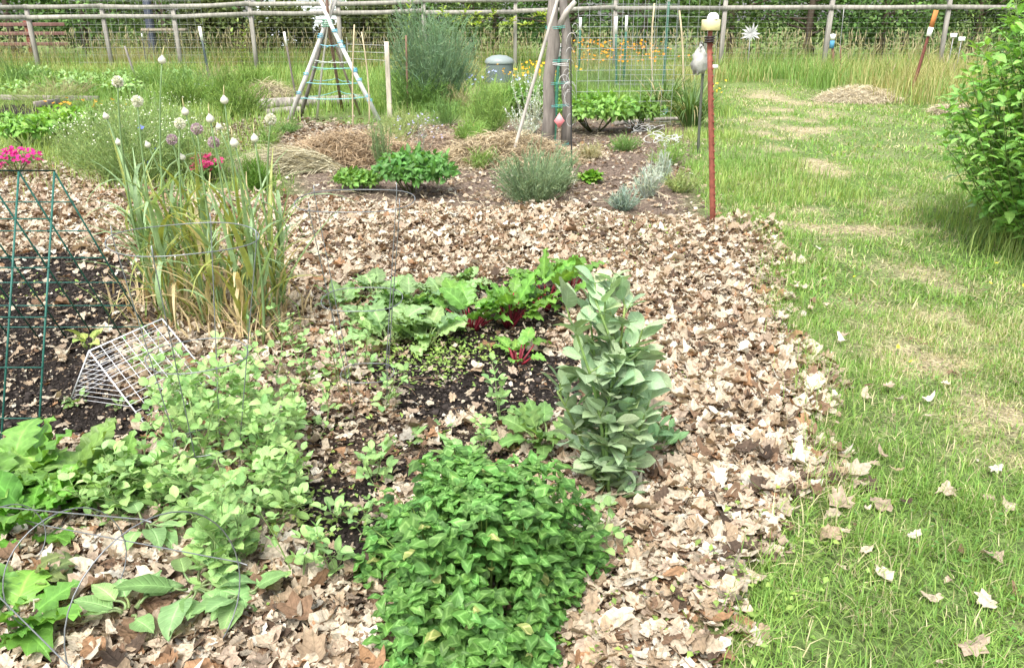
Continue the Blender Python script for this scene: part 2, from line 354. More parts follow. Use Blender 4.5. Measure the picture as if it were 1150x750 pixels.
g = Acc(); nx, ny = len(gx), len(gy); i = np.arange(ny - 1)[:, None]; j = np.arange(nx - 1)[None]
g.raw(np.stack([x, y, H(x, y)], 1), [np.stack([i * nx + j, i * nx + j + 1, (i + 1) * nx + j + 1, (i + 1) * nx + j], -1).reshape(-1, 4)], c)
tag(g.build('ground', GROUND), kind='structure')

# ------------------------------------------------------------------ leaf litter
LP = np.array([[.57, .495, .38], [.49, .405, .30], [.39, .295, .20], [.21, .135, .085], [.43, .335, .25], [.64, .595, .50], [.10, .07, .05], [.34, .20, .11]])
LW = np.array([.25, .21, .17, .11, .10, .07, .05, .04])
def litter(acc, x, y, size, tpls, tilt=.5, lift=.04, dark=None, zoff=.0):
    k = len(x)
    if k == 0: return
    idx = rng.choice(len(LP), k, p=LW / LW.sum()); col = LP[idx] * U(.8, 1.15, (k, 1))
    if dark is not None: col = col * dark[:, None]
    th = U(0, 2 * pi, k); d = np.stack([np.cos(th), np.sin(th), rng.normal(0, tilt * .5, k)], 1)
    up = np.stack([rng.normal(0, tilt, k), rng.normal(0, tilt, k), np.ones(k)], 1)
    T = np.stack([x, y, H(x, y) + zoff + U(0, 1, k) ** 1.5 * lift + size * .1], 1)
    ti = rng.integers(0, len(tpls), k)
    for q, tp in enumerate(tpls):
        m = ti == q; acc.inst(tp, frame(d[m], up[m], size[m]), T[m], col[m])
def scatter(n, x0, x1, y0, y1): return U(x0, x1, n), U(y0, y1, n)
acc = Acc()
n = 125000; x, y = scatter(n, -3.6, 2.4, 1.45, 4.8)
den = bed_m(x, y) * (1 - soil_m(x, y)) ** 1.6 * .8 + .035 * (soil_m(x, y) > .3); keep = (U(0, 1, n) < den) & inview(np.stack([x, y, 0 * x], 1), 60); x, y = x[keep], y[keep]
w = fbm(x, y, .5, 77); dk = np.where(U(0, 1, len(x)) < sm(w, .58, .78) * .5, .5, 1.)
sz = np.clip(rng.lognormal(np.log(.040), .6, len(x)), .010, .105) * (1 + .2 * sm(x, .4, 1.1) * sm(4.2 - y, 0, 1))
print('near litter', len(x)); litter(acc, x, y, sz, LITN, .34, .04, dk)
n = 60000; x, y = scatter(n, -3.6, 2.4, 1.45, 4.2); keep = (U(0, 1, n) < bed_m(x, y) * (1 - .8 * soil_m(x, y))) & inview(np.stack([x, y, 0 * x], 1), 30); x, y = x[keep], y[keep]; litter(acc, x, y, U(.006, .022, len(x)), LITF, .5, .05, U(.5, 1.05, len(x)))
n = 85000; x, y = scatter(n, -7, 3.4, 4.8, 8.6)
den = bed_m(x, y) * (1 - soil_m(x, y)) ** 1.6; keep = (U(0, 1, n) < den) & inview(np.stack([x, y, 0 * x], 1), 40); x, y = x[keep], y[keep]
print('mid litter', len(x)); litter(acc, x, y, np.clip(rng.lognormal(np.log(.046), .48, len(x)), .03, .13), LITN[:12], .4, .05)
k = 900; x = U(-3, 2.1, k); y = U(1.5, 8, k); m = U(0, 1, k) < bed_m(x, y); x, y = x[m], y[m]; k = len(x); th = U(0, 6.28, k); L = U(.04, .16, k); p0 = np.stack([x, y, H(x, y) + .035], 1); p1 = p0 + np.stack([np.cos(th) * L, np.sin(th) * L, U(-.01, .02, k)], 1)
tubes(acc, curve(p0, p1, rng.normal(0, .008, (k, 3)), 4), .0016, 4, np.array([.20, .14, .09]) * U(.5, 1.6, (k, 1)))
tag(acc.build('leaf_litter', DRY), 'thick layer of pale dry brown leaves mulching the garden bed', 'leaf litter', kind='stuff')
# fine debris, chips and straw over the back plot
acc = Acc(); n = 26000; x, y = scatter(n, -7, 4.2, 5, 14.5); pmk = sm(sdpoly(x, y, PLOT), -.3, .5)
lp2 = sm(sdpoly(x, y, LEFTP), -.2, .4)
keep = (U(0, 1, n) < np.maximum(pmk * .75 * (.25 + 1.2 * sm(fbm(x, y, 1., 91), .4, .6)), lp2)) & inview(np.stack([x, y, 0 * x], 1), 40); x, y = x[keep], y[keep]
litter(acc, x, y, U(.03, .085, len(x)), LITF, .5, .02)
n = 9000; x, y = scatter(n, -3.6, 1.2, 1.6, 4.9); keep = U(0, 1, n) < soil_m(x, y) * .5; litter(acc, x[keep], y[keep], U(.008, .03, keep.sum()), LITF, .5, .01)
tag(acc.build('wood_chips', DRY), 'small bleached chips and leaf crumbs strewn over the bare soil', 'wood chips', kind='stuff')
# soil clods
acc = Acc(); s3 = lobed(8, 1, 2, 99); V = np.array([[0, 0, 1], [1, 0, .1], [.3, .9, 0], [-.8, .6, .1], [-.8, -.6, 0], [.3, -1, .1], [0, 0, -1]]) * .5
CL = (V, [np.array([[0, 1, 2], [0, 2, 3], [0, 3, 4], [0, 4, 5], [0, 5, 1], [6, 2, 1], [6, 3, 2], [6, 4, 3], [6, 5, 4], [6, 1, 5]])], np.ones((7, 3)))
n = 60000; x, y = scatter(n, -3.6, 1.2, 1.5, 6.0); keep = (U(0, 1, n) < soil_m(x, y)) & inview(np.stack([x, y, 0 * x], 1), 40); x, y = x[keep], y[keep]; k = len(x)
d = nrm(rng.normal(0, 1, (k, 3))); up = nrm(rng.normal(0, 1, (k, 3))); s = np.clip(rng.lognormal(np.log(.010), .6, k), .003, .045)
acc.inst(CL, frame(d, up, s), np.stack([x, y, H(x, y) + s * .15], 1), np.array([.035, .029, .026]) * U(.5, 1.7, (k, 1)))
n = 9000; x, y = scatter(n, -2, 4, 6.5, 12); keep = (U(0, 1, n) < sm(sdpoly(x, y, PLOT), -.2, .3)); x, y = x[keep], y[keep]; k = len(x)
s = np.clip(rng.lognormal(np.log(.02), .6, k), .006, .07)
acc.inst(CL, frame(nrm(rng.normal(0, 1, (k, 3))), nrm(rng.normal(0, 1, (k, 3))), s), np.stack([x, y, H(x, y)], 1), np.array([.16, .12, .095]) * U(.5, 1.4, (k, 1)))
tag(acc.build('soil_clods', CLAY), 'crumbly dark soil clods in the bare patches of the bed', 'soil', kind='stuff')

# ------------------------------------------------------------------ grass
BL = [leaf_tpl(3, lambda t: 1 - t ** 1.5 * .98, ncol=2, L=1, W=1, bend=b, fold=0, vein=1) for b in (.5, 1.1, 1.8)]
def blades(acc, x, y, L, W, cols, lean=.5, curlup=0., z0=None, dirs=None):
    k = len(x)
    if k == 0: return
    th = U(0, 2 * pi, k) if dirs is None else dirs; le = np.abs(rng.normal(0, lean, k))
    d = np.stack([np.cos(th) * le, np.sin(th) * le, np.ones(k)], 1); up = np.stack([-np.cos(th), -np.sin(th), np.full(k, .3)], 1) + rng.normal(0, .2, (k, 3))
    S = np.stack([W, L, L], 1); T = np.stack([x, y, (H(x, y) if z0 is None else z0) - .004], 1); ti = rng.integers(0, len(BL), k)
    M = frame(d, up); M = M * S[:, None, :]
    for q, tp in enumerate(BL):
        m = ti == q; acc.inst(tp, M[m], T[m], cols[m])
def gcol(x, y, k):
    dry = sm(fbm(x, y, .8, 41), .42, .72) * .45 + .14 + .6 * path_m(x, y); mix = U(0, 1, k) < dry * .75
    g1 = np.array([.14, .30, .055]); g2 = np.array([.30, .43, .11]); s1 = np.array([.58, .53, .32])
    t = U(0, 1, (k, 1)); c = g1 * (1 - t) + g2 * t; c = np.where(mix[:, None], s1 * U(.6, 1.2, (k, 1)), c); return c * U(.75, 1.2, (k, 1))
acc = Acc()
for (n, x0, x1, y0, y1, L0, L1, W) in ((150000, .5, 4.0, 1.45, 4.6, .022, .085, .0036), (110000, .8, 6.6, 4.6, 10, .03, .09, .0065), (75000, 1.5, 14, 10, 24, .04, .10, .015)):
    x, y = scatter(n, x0, x1, y0, y1); cl = fbm(x, y, .16 if y1 < 11 else .6, 55)
    keep = (U(0, 1, n) < lawn_m(x, y) * (.35 + .65 * sm(cl, .35, .6)) * (1 - .6 * path_m(x, y))) & inview(np.stack([x, y, 0 * x], 1), 50); x, y = x[keep], y[keep]; k = len(x)
    L = U(L0, L1, k) * (.45 + 1.2 * fbm(x, y, .35, 61)) * (1 - .45 * path_m(x, y)) * (1 + .6 * np.exp(-sdpoly(x, y, LAWN) / .15)); print('lawn', k)
    blades(acc, x, y, L, np.full(k, W) * U(.7, 1.4, k), gcol(x, y, k), 1.3)
n = 16000; x, y = scatter(n, 1.0, 2.6, 1.4, 6.5); d = np.abs(sdpoly(x, y, LAWN)); keep = (U(0, 1, n) < np.exp(-(d / .12) ** 2)); x, y = x[keep], y[keep]; k = len(x)
blades(acc, x, y, U(.06, .16, k), U(.0025, .005, k), gcol(x, y, k), .5)
n = 9000; x, y = scatter(n, 1., 4.2, 1.45, 7); keep = (U(0, 1, n) < lawn_m(x, y) * sm(fbm(x, y, .4, 93), .5, .65)) & inview(np.stack([x, y, 0 * x], 1), 30); x, y = x[keep], y[keep]; k = len(x); th = U(0, 6.28, k); ti = U(.008, .022, k)
acc.inst(ROU[0], frame(np.stack([np.cos(th), np.sin(th), U(-.1, .4, k)], 1), np.array([0, 0, 1.]) + rng.normal(0, .2, (k, 3)), ti), np.stack([x, y, H(x, y) + U(.01, .05, k)], 1), np.array([.12, .27, .06]) * U(.7, 1.3, (k, 1)))
tag(acc.build('lawn', GRASSM), 'mown pale green grass path with dry straw coloured patches', 'grass', kind='stuff')
# oak leaves blown on the lawn (the small ones as litter)
acc = Acc(); n = 5200; x, y = scatter(n, .9, 4.5, 1.45, 9); d = sdpoly(x, y, LAWN)
keep = (d > 0) & (U(0, 1, n) < ((.45 * np.exp(-d / .2) + .04 * sm(4.5 - y, 0, 2)))); litter(acc, x[keep], y[keep], U(.012, .085, keep.sum()), LITN, .25, .015, None, .015)
tag(acc.build('blown_leaves', DRY), 'dry leaf scraps blown from the bed onto the grass edge', 'leaf litter', kind='stuff')
# tall grass and meadow near the back fence
acc = Acc()
def tall(n, x0, x1, y0, y1, L0, L1, W, kind, dens=None, lean=.3):
    x, y = scatter(n, x0, x1, y0, y1); keep = inview(np.stack([x, y, 0 * x], 1), 60)
    if dens is not None: keep &= U(0, 1, n) < dens(x, y)
    keep &= U(0, 1, n) < .3 + .9 * sm(fbm(x, y, 1.4, 71), .3, .6)
    x, y = x[keep], y[keep]; k = len(x); dr = sm(fbm(x, y, 2.5, 44) + (U(0, 1, k) - .5) * .5, .35, .65)[:, None]
    gr = np.array([.19, .33, .08]); st = np.array([.42, .39, .17]) if kind == 'dry' else np.array([.32, .41, .12])
    c = (gr * (1 - dr) + st * dr) * U(.7, 1.3, (k, 1))
    blades(acc, x, y, U(L0, L1, k) * (.5 + fbm(x, y, 1.1, 65)), np.full(k, W) * U(.6, 1.3, k), c, lean)
tall(26000, -19, 20, 24.0, 27.8, .12, .42, .022, 'dry')
tall(22000, -19, 20, 28.2, 31.0, .35, .8, .022, 'dry')
tall(3000, -19, 20, 28.2, 31.0, .7, 1.2, .02, 'dry')
tall(16000, -17, -1, 19, 26, .25, .6, .02, 'green')
tall(9000, 3.5, 18, 22.5, 27, .25, .7, .02, 'dry', lambda x, y: (np.abs(x - 8.2) > 1.2) | (y > 24))
tall(14000, 6.8, 14, 13, 24, .35, .95, .016, 'dry', lambda x, y: sm(x - 7.6 - (fbm(x, y, 2, 7) - .5) * 2 - .10 * (18 - y), 0, .6))
tall(7000, 3.2, 5.8, 4.6, 7.2, .10, .32, .006, 'green', lambda x, y: np.exp(-(np.maximum(0, 3.7 - x) / .25) ** 2))
tall(9000, -3.8, -1.0, 15, 22, .15, .4, .014, 'green'); tall(6000, -1, 4, 14.5, 20, .12, .35, .014, 'green'); tall(9000, -13, -3.5, 13, 20, .12, .35, .016, 'green')
tall(5000, 2.0, 3.4, 7.5, 12.5, .08, .2, .008, 'green'); tall(16000, -8.5, -2.2, 7.5, 14, .05, .22, .010, 'green', lambda x, y: 1 - .9 * bed_m(x, y) - sm(sdpoly(x, y, PLOT), -.1, .2))
tag(acc.build('tall_grass', GRASSM), 'tall seeding grass turning straw coloured in front of the back fence', 'grass', kind='stuff')
# fuzzy seed heads of the meadow grass
acc = Acc(); n = 1700; x = U(-19, 19, n); y = np.where(U(0, 1, n) < .75, U(28.2, 31, n), U(15, 25, n)); keep = (y > 25) | (x > 7.9); x, y = x[keep], y[keep]; k = len(x)
z = H(x, y); hh = np.where(y > 28, U(.6, 1.15, k), U(.5, .95, k)); p0 = np.stack([x, y, z], 1); p1 = p0 + np.stack([rng.normal(0, .12, k), rng.normal(0, .12, k), hh], 1)
tubes(acc, curve(p0, p1, rng.normal(0, .04, (k, 3)), 4), .004, 3, np.array([.42, .36, .18]) * U(.8, 1.2, (k, 1)), cap=False)
e = nrm(p1 - p0 + rng.normal(0, .25, (k, 3))); tubes(acc, np.stack([p1, p1 + e * .06, p1 + e * .13, p1 + e * .2], 1), np.array([.004, .016, .012, .002]), 4, np.array([.40, .36, .20]) * U(.7, 1.2, (k, 1)), cap=False)
tag(acc.build('grass_seed_heads', DRY), 'feathery tan seed heads standing over the tall grass', 'grass', kind='stuff')

# ------------------------------------------------------------------ plant builders
def pick(acc, tpls, M, T, col):
    ti = rng.integers(0, len(tpls), len(T))
    for q, tp in enumerate(tpls):
        m = ti == q; acc.inst(tp, M[m], T[m], col[m])
def shade(base, k, v=.28, hue=.055):
    c = np.asarray(base)[None] * U(1 - v, 1 + v, (k, 1)) * (1 + rng.normal(0, hue, (k, 3)) * np.array([1, .35, .8])); return np.clip(c, .003, .95)
def rosette(root, c, n, L, W=1., tpls=CRK, col=(.1, .2, .04), pet=.5, petcol=(.2, .3, .08), e0=.3, e1=1.3, pr=.004, m=LEAF, spread=.02, lift=0.):
    n = int(n * 2.1); L = L * 1.06; th = U(0, 2 * pi, n); el = U(e0 + .15, e1 + .1, n); pl = L * pet * U(.6, 1.3, n)
    d = np.stack([np.cos(th) * np.cos(el), np.sin(th) * np.cos(el), np.sin(el)], 1)
    c = c + np.array([0, 0, lift]); p0 = c + np.stack([np.cos(th) * spread, np.sin(th) * spread, 0 * th], 1); p1 = p0 + d * pl[:, None]
    bd = np.stack([0 * th, 0 * th, -.08 * pl], 1) + rng.normal(0, .006, (n, 3)); a = Acc()
    tubes(a, curve(p0, p1, -bd, 5), np.linspace(1.2, .7, 5) * pr, 5, shade(petcol, n, .15, .05)); 
    s = L * U(.6, 1.15, n); f = Acc(); d2 = nrm(d + np.stack([np.cos(th), np.sin(th), 0 * th], 1) * .35 + rng.normal(0, .12, (n, 3)))
    M = frame(d2, np.stack([-np.cos(th) * .3, -np.sin(th) * .3, np.ones(n)], 1) + rng.normal(0, .2, (n, 3)), s); M[:, :, 0] *= W
    pick(f, tpls, M, p1, shade(col, n)); a.build('stem', LEAF, root); f.build('foliage', m, root)
def leafy_stems(root, bases, tops, nl, L, tpls=OVA, col=(.1, .2, .04), stemc=(.16, .22, .06), sr=.004, m=LEAF, opp=True, e=.35, jit=.25, t0=.1, W=1., names=('stem', 'foliage'), whorl=1, taper=.3, rach=None):
    k = len(bases); a = Acc(); f = Acc(); cv = curve(bases, tops, rng.normal(0, .05, (k, 3)) * np.linalg.norm(tops - bases, axis=1)[:, None], 8)
    tubes(a, cv, np.linspace(1., .45, 8) * sr, 5, shade(stemc, k, .12, .05))
    t = np.tile(np.linspace(t0, 1, nl), k) + U(-.02, .02, nl * k); t = np.clip(t, 0, 1); si = np.repeat(np.arange(k), nl)
    fi = t * 7; i0 = np.minimum(fi.astype(int), 6); fr = (fi - i0)[:, None]; pos = cv[si, i0] * (1 - fr) + cv[si, i0 + 1] * fr
    th0 = np.tile(np.arange(nl) * (pi / 2 if opp else 2.4), k) + np.repeat(U(0, 6, k), nl)
    for s in range(2 if opp else 1):
        th = th0 + s * pi + rng.normal(0, .3, nl * k)
        for w in range(whorl):
            tw = th + (w - (whorl - 1) / 2) * .9
            el = e + t * .5 + rng.normal(0, jit, nl * k); d = np.stack([np.cos(tw) * np.cos(el), np.sin(tw) * np.cos(el), np.sin(el)], 1)
            sc = L * (1 - taper * t) * U(.7, 1.2, nl * k); up = np.stack([-np.cos(tw) * .4, -np.sin(tw) * .4, np.ones(nl * k)], 1) + rng.normal(0, .25, (nl * k, 3))
            if rach:
                rl, npair = rach; rl = rl * sc / L; tubes(a, np.stack([pos, pos + d * rl[:, None]], 1), sr * .35, 4, shade(stemc, nl * k, .1, .04), cap=False); sd = nrm(np.cross(d, up))
                for r_ in range(npair):
                    for g_ in (-1, 1):
                        d3 = nrm(d * .65 + np.array([0, 0, .45]) + sd * g_ + rng.normal(0, .22, d.shape)); M = frame(d3, up + rng.normal(0, .3, d.shape), sc * U(.8, 1.15, nl * k)); M[:, :, 0] *= W; pick(f, tpls, M, pos + d * (rl * (r_ + 1) / npair)[:, None], shade(col, nl * k))
                continue
            M = frame(d, up, sc); M[:, :, 0] *= W; pick(f, tpls, M, pos + d * L * .12, shade(col, nl * k))
    a.build(names[0], LEAF, root); f.build(names[1], m, root)
def blob(acc, c, r, n, L, tpls, col, fill=.45, low=-.1, up=.6):
    """leaves through the volume of an ellipsoid, denser towards the outside"""
    u = nrm(rng.normal(0, 1, (n, 3))); u[:, 2] = np.where(u[:, 2] < low, -u[:, 2] * .7, u[:, 2]); rad_ = U(fill, 1, n) ** .7 * (.8 + .4 * fbm(u[:, 0] * 3 + c[0] * 3, u[:, 2] * 3 + u[:, 1] * 2, .6, 13))
    p = c + u * rad_[:, None] * np.asarray(r); d = nrm(u * .8 + rng.normal(0, .7, (n, 3)) + np.array([0, 0, .1])); upv = u * .6 + np.array([0, 0, up]) + rng.normal(0, .35, (n, 3))
    pick(acc, tpls, frame(d, upv, L * U(.6, 1.25, n)), p, shade(col, n))
def bush(name, label, cat, base, r, h, n, L, col, tpls=OVA, group=None, m=LEAF, stems=9, stemc=(.12, .13, .05), fill=.4):
    root = thing(name, base, label, cat, group); f = Acc(); rr = np.array([r, r, h * .55]); 
    for q in range(5):
        o = np.array([U(-.35, .35) * r, U(-.35, .35) * r, h * U(.42, .6)]); blob(f, base + o, rr * U(.62, .85), n // 5, L, tpls, col, fill)
    a = Acc(); th = U(0, 6.28, stems); p0 = base + np.stack([np.cos(th) * r * .1, np.sin(th) * r * .1, 0 * th], 1); p1 = base + np.stack([np.cos(th) * r * .6, np.sin(th) * r * .6, h * U(.5, .9, stems)], 1)
    tubes(a, curve(p0, p1, rng.normal(0, .03, (stems, 3)), 5), max(.003, r * .015), 5, shade(stemc, stems)); a.build('stem', LEAF, root); f.build('foliage', m, root); return root
def feathery(name, label, cat, base, r, h, n, col, group=None, w=.003, flen=.12, dens=5, m=GRASSM, up=1.):
    root = thing(name, base, label, cat, group); a = Acc(); th = U(0, 6.28, n); q = U(0, 1, n) ** .6
    p0 = base + np.stack([np.cos(th) * q * r * .3, np.sin(th) * q * r * .3, 0 * th], 1); hh = h * U(.45, 1.08, n) * (1 - .25 * q * q) * (.62 + .7 * vnoise(np.cos(th) * q * 3 + base[0], np.sin(th) * q * 3 + base[1], 1.1, 17))
    p1 = base + np.stack([np.cos(th) * q * r, np.sin(th) * q * r, hh], 1); cv = curve(p0, p1, np.stack([0 * th, 0 * th, hh * .1], 1) + rng.normal(0, .07, (n, 3)) * min(1., h), 6)
    tubes(a, cv, w, 3, shade(col, n, .2, .05), cap=False); a.build('stem', m, root)
    f = Acc(); k = n * dens; si = rng.integers(0, n, k); t = U(.15, 1, k) * 5; i0 = np.minimum(t.astype(int), 4); fr = (t - i0)[:, None]; pos = cv[si, i0] * (1 - fr) + cv[si, i0 + 1] * fr
    d = nrm(nrm(cv[si, -1] - cv[si, 0]) * .55 + rng.normal(0, .75, (k, 3)) + np.array([0, 0, .2 * up])); S = np.stack([np.full(k, w * 1.6), flen * U(.5, 1.3, k), flen * U(.5, 1.3, k)], 1)
    M = frame(d, rng.normal(0, 1, (k, 3))) * S[:, None, :]; pick(f, BL, M, pos, shade(col, k, .3, .08)); f.build('foliage', m, root); return root
def flowers(root, pts, r, col, name='flower', petals=6, cup=.4, m=PETAL, center=None):
    a = Acc(); k = len(pts); pts = np.asarray(pts)
    ax = nrm(rng.normal(0, .45, (k, 3)) + np.array([0, -.35, 1]))
    e1 = nrm(np.cross(ax, rng.normal(0, 1, (k, 3)))); e2 = np.cross(ax, e1)
    for i in range(petals):
        an = i * 2 * pi / petals; d = e1 * cos(an) + e2 * sin(an) + ax * cup; M = frame(d, ax, r * U(.8, 1.2, k)); a.inst(SIM[0], M, pts, shade(col, k, .15, .04))
    if center: lathe_pts = [(0, .1), (.25, .1), (.3, 0), (0, -.02)]; [lathe(a, p, [(q[0] * r, q[1] * r + r * .1) for q in lathe_pts], 6, center) for p in pts]
    return a.build(name, m, root)
def gp(px, py): return G(px, py)

# ------------------------------------------------------------------ back fence
root = thing('wooden_fence', (0, 28, 0), 'weathered grey post and rail fence with wire mesh running across the back', 'fence')
fpx = [(-28, 28), (-23.2, 28), (-18.2, 28.), (-15.4, 28.), (-13.0, 28.), (-10.75, 28), (-8.3, 28), (-5.55, 28), (-2.8, 28), (.1, 28), (3.3, 27.8), (6.65, 27.5), (9.75, 27.0), (13.4, 27.0), (17, 27), (21, 27), (25, 27)]
tp = []
for x, y in fpx:
    z = float(H(x, y)); hh = 2.22 - .17 * min(1, max(0, -x / 13)) + (.14 if x > 3 else 0) + U(-.03, .03); dx = U(-.05, .05); a = Acc()
    tubes(a, np.array([[x, y, z - .3], [x + dx * .5, y, z + hh * .5], [x + dx, y, hh]]), .062 * U(.9, 1.1), prof=SQ, col=np.array([.29, .27, .24]) * U(.85, 1.1)); a.build('post', WOOD, root, False); tp.append((x + dx, y, hh))
for (ax, ay, az), (bx, by, bz) in zip(tp[:-1], tp[1:]):
    for dz in ((.09, .37) if ax < -3 else (.06, .40)):
        a = Acc(); s = U(-.02, .02); o = .075
        pr = np.array([[.35, 1], [-.35, 1], [-.35, -1], [.35, -1]]) * .065
        tubes(a, np.array([[ax, ay - o, az - dz + s], [(ax + bx) / 2, (ay + by) / 2 - o, (az + bz) / 2 - dz + U(-.015, .005)], [bx, by - o, bz - dz + s]]), 1., prof=pr, col=np.array([.30, .285, .25]) * U(.85, 1.1)); a.build('rail', WOOD, root, False)
a = Acc(); hs = np.arange(.15, 2., .15)
P0 = np.array([[x, y + .07, z] for x, y in fpx for z in hs][:-len(hs)]); P1 = np.array([[x, y + .07, z] for x, y in fpx[1:] for z in hs]); tubes(a, np.stack([P0, P1], 1), .0022, 3, (.4, .4, .38), cap=False)
xs = np.arange(-22, 22, .3); ys = np.interp(xs, [q[0] for q in fpx], [q[1] for q in fpx]) + .07; tubes(a, np.stack([np.stack([xs, ys, 0 * xs + .05], 1), np.stack([xs, ys, 0 * xs + 2.], 1)], 1), .0018, 3, (.4, .4, .38), cap=False)
a.build('wire_mesh', WIRE, root)

# ------------------------------------------------------------------ trees and hedge behind the fence
def tree(base, h, r, col, n=5200, trunk=.12):
    root = thing('broadleaf_tree', base, 'x', 'tree'); a = Acc(); p = np.array([[0, 0, -.2], [.05, 0, h * .3], [0, .1, h * .6], [.1, 0, h * .9]]) + base
    tubes(a, p, np.array([1.2, 1., .7, .3]) * trunk, 8, (.12, .09, .07))
    k = 12; th = U(0, 6.28, k); z0 = U(.15, .7, k) * h; q0 = base + np.stack([0 * th, 0 * th, z0], 1); q1 = q0 + np.stack([np.cos(th) * r * .7, np.sin(th) * r * .7, U(.2, .9, k)], 1)
    tubes(a, curve(q0, q1, rng.normal(0, .1, (k, 3)), 5), np.linspace(.4, .15, 5) * trunk, 5, (.12, .09, .07)); a.build('trunk', BARK, root)
    f = Acc(); kk = 26
    for i in range(kk):
        t = U(0, 1); th = U(0, 6.28); z = (.06 + .86 * t) * h; rr = r * (.35 + .65 * sin(pi * min(1, .25 + .7 * t))) * U(.3, .8); c = base + np.array([cos(th) * rr, sin(th) * rr, z])
        cr = r * U(.28, .48); blob(f, c, (cr, cr, cr * .8), n // kk, .17, QUD, np.array(col) * U(.65, 1.45), .25, -2)
    f.build('crown', MATTE, root); return root
protos = [tree(np.array([0, 0, 0.]), 6.0, 2.5, (.10, .18, .05)), tree(np.array([0, 0, 0.]), 5.4, 2.3, (.14, .22, .065)), tree(np.array([0, 0, 0.]), 6.6, 2.6, (.08, .155, .045))]
lowp = [tree(np.array([0, 0, 0.]), 1.9, 1.5, (.085, .11, .035), 3800, .05), tree(np.array([0, 0, 0.]), 1.6, 1.3, (.12, .12, .045), 3400, .05)]
used = set()
def put(protos, k, x, y, s, label, group, name=None):
    o = protos[k] if id(protos[k]) not in used else copy_tree(protos[k]); used.add(id(protos[k]))
    o.location = (x, y, float(H(x, y))); o.rotation_euler = (0, 0, U(0, 6.28)); o.scale = (s, s, s * U(.92, 1.1)); o['label'] = label; o['category'] = 'tree' if protos is not lowp else 'shrub'; o['group'] = group
    if name: o.name = name
i = 0
for x in np.arange(-26, 30, 3.1):
    if -10.4 < x < -4.8: continue
    put(protos, i % 3, x + U(-.5, .5), 33.5 + U(-.6, .8), U(.9, 1.15), 'dense dark green tree in the unbroken row behind the fence', 'dark trees behind the fence'); i += 1
for x in np.arange(-30, 34, 3.6):
    if -12.4 < x < -5.6: continue
    put(protos, i % 3, x + U(-.6, .6), 38.5 + U(-.6, .8), U(1.1, 1.3), 'dense dark green tree in the unbroken row behind the fence', 'dark trees behind the fence'); i += 1
for j, x in enumerate(np.arange(-11.2, -3.8, 1.5)):
    put(lowp, j % 2, x + U(-.2, .2), 31.6 + U(-.3, .5), U(.85, 1.1), 'low olive green shrub beyond the fence below the pale house', 'low shrubs below the house', 'low_shrub')
# house
hx0, hx1 = -13.6, -6.2; hy = 47.
root = thing('house', ((hx0 + hx1) / 2, hy, 0), 'pale blue white clapboard house glimpsed above the shrubs beyond the fence', 'house')
a = Acc(); box(a, ((hx0 + hx1) / 2, hy + 4, 1.6), (hx1 - hx0, 8, 3.2), None, (.72, .76, .82), .002)
for q in range(17): box(a, ((hx0 + hx1) / 2, hy - .03, .2 + q * .18), (hx1 - hx0 + .04, .04, .165), None, np.array([.72, .76, .82]) * U(.96, 1.02))
a.build('wall', PAINT, root)
a = Acc(); v = np.array([[hx0 - .5, hy - .5, 3.2], [hx1 + .5, hy - .5, 3.2], [hx1 + .5, hy + 8.5, 3.2], [hx0 - .5, hy + 8.5, 3.2], [hx0 - .5, hy + 4, 5.4], [hx1 + .5, hy + 4, 5.4]]); a.raw(v, [np.array([[0, 1, 5, 4], [2, 3, 4, 5], [0, 3, 2, 1]]), np.array([[0, 4, 3], [1, 2, 5]])], (.2, .19, .18)); a.build('roof', WOOD, root, False)
for wx in (-12.0, -8.2):
    w = Acc(); box(w, (wx, hy - .07, 2.1), (1.3, .06, 1.2), None, (.8, .8, .8)); wo = w.build('window', PAINT, root); w = Acc(); box(w, (wx, hy - .11, 2.1), (1.1, .03, 1.0), None, (.05, .06, .07)); w.build('pane', PLAST, wo)
# red rail fence far left
root = thing('rail_fence', (-19.5, 31, 0), 'reddish wooden rail fence beyond the back fence at far left', 'fence')
for x in np.arange(-24, -15.5, 1.7):
    a = Acc(); tubes(a, np.array([[x, 31, 0], [x, 31, 1.55]]), .07, prof=SQ, col=(.17, .06, .04)); a.build('post', WOOD, root)
for z in (.75, 1.1, 1.4):
    a = Acc(); tubes(a, np.array([[-24.5, 30.9, z], [-15.8, 30.9, z + .03]]), 1., prof=SQ * np.array([.02, .06]), col=(.24, .13, .11)); a.build('rail', WOOD, root)

# ------------------------------------------------------------------ stakes, posts
def stakepts(b, t):
    B = gp(*b); T = at(t[0], t[1], B[1]); return B, T
def stick(name, label, cat, b, t, r, col, m=WOOD, prof=None, tipc=None, tiplen=.12, group=None, wob=.0, Y=None):
    B, T = stakepts(b, t)
    if Y: B = at(b[0], b[1], Y); B[2] = float(H(B[0], Y)); T = at(t[0], t[1], Y)
    root = thing(name, B, label, cat, group); d = nrm(T - B); a = Acc(); e = T - d * tiplen if tipc is not None else T
    cv = curve((B - d * .1)[None], e[None], rng.normal(0, wob, (1, 3)), 6); tubes(a, cv, r * np.linspace(1.05, .9, 6), 7, prof=prof, col=col); a.build('shaft', m, root)
    if tipc is not None: a = Acc(); tubes(a, np.array([e, T]), r * 1.15, 7, prof=prof, col=tipc); a.build('tip', PAINT, root)
    return root, B, T
TP = np.array([[1, .25], [.25, .25], [.25, 1], [-.25, 1], [-.25, .25], [-1, .25], [-1, -.15], [1, -.15]])
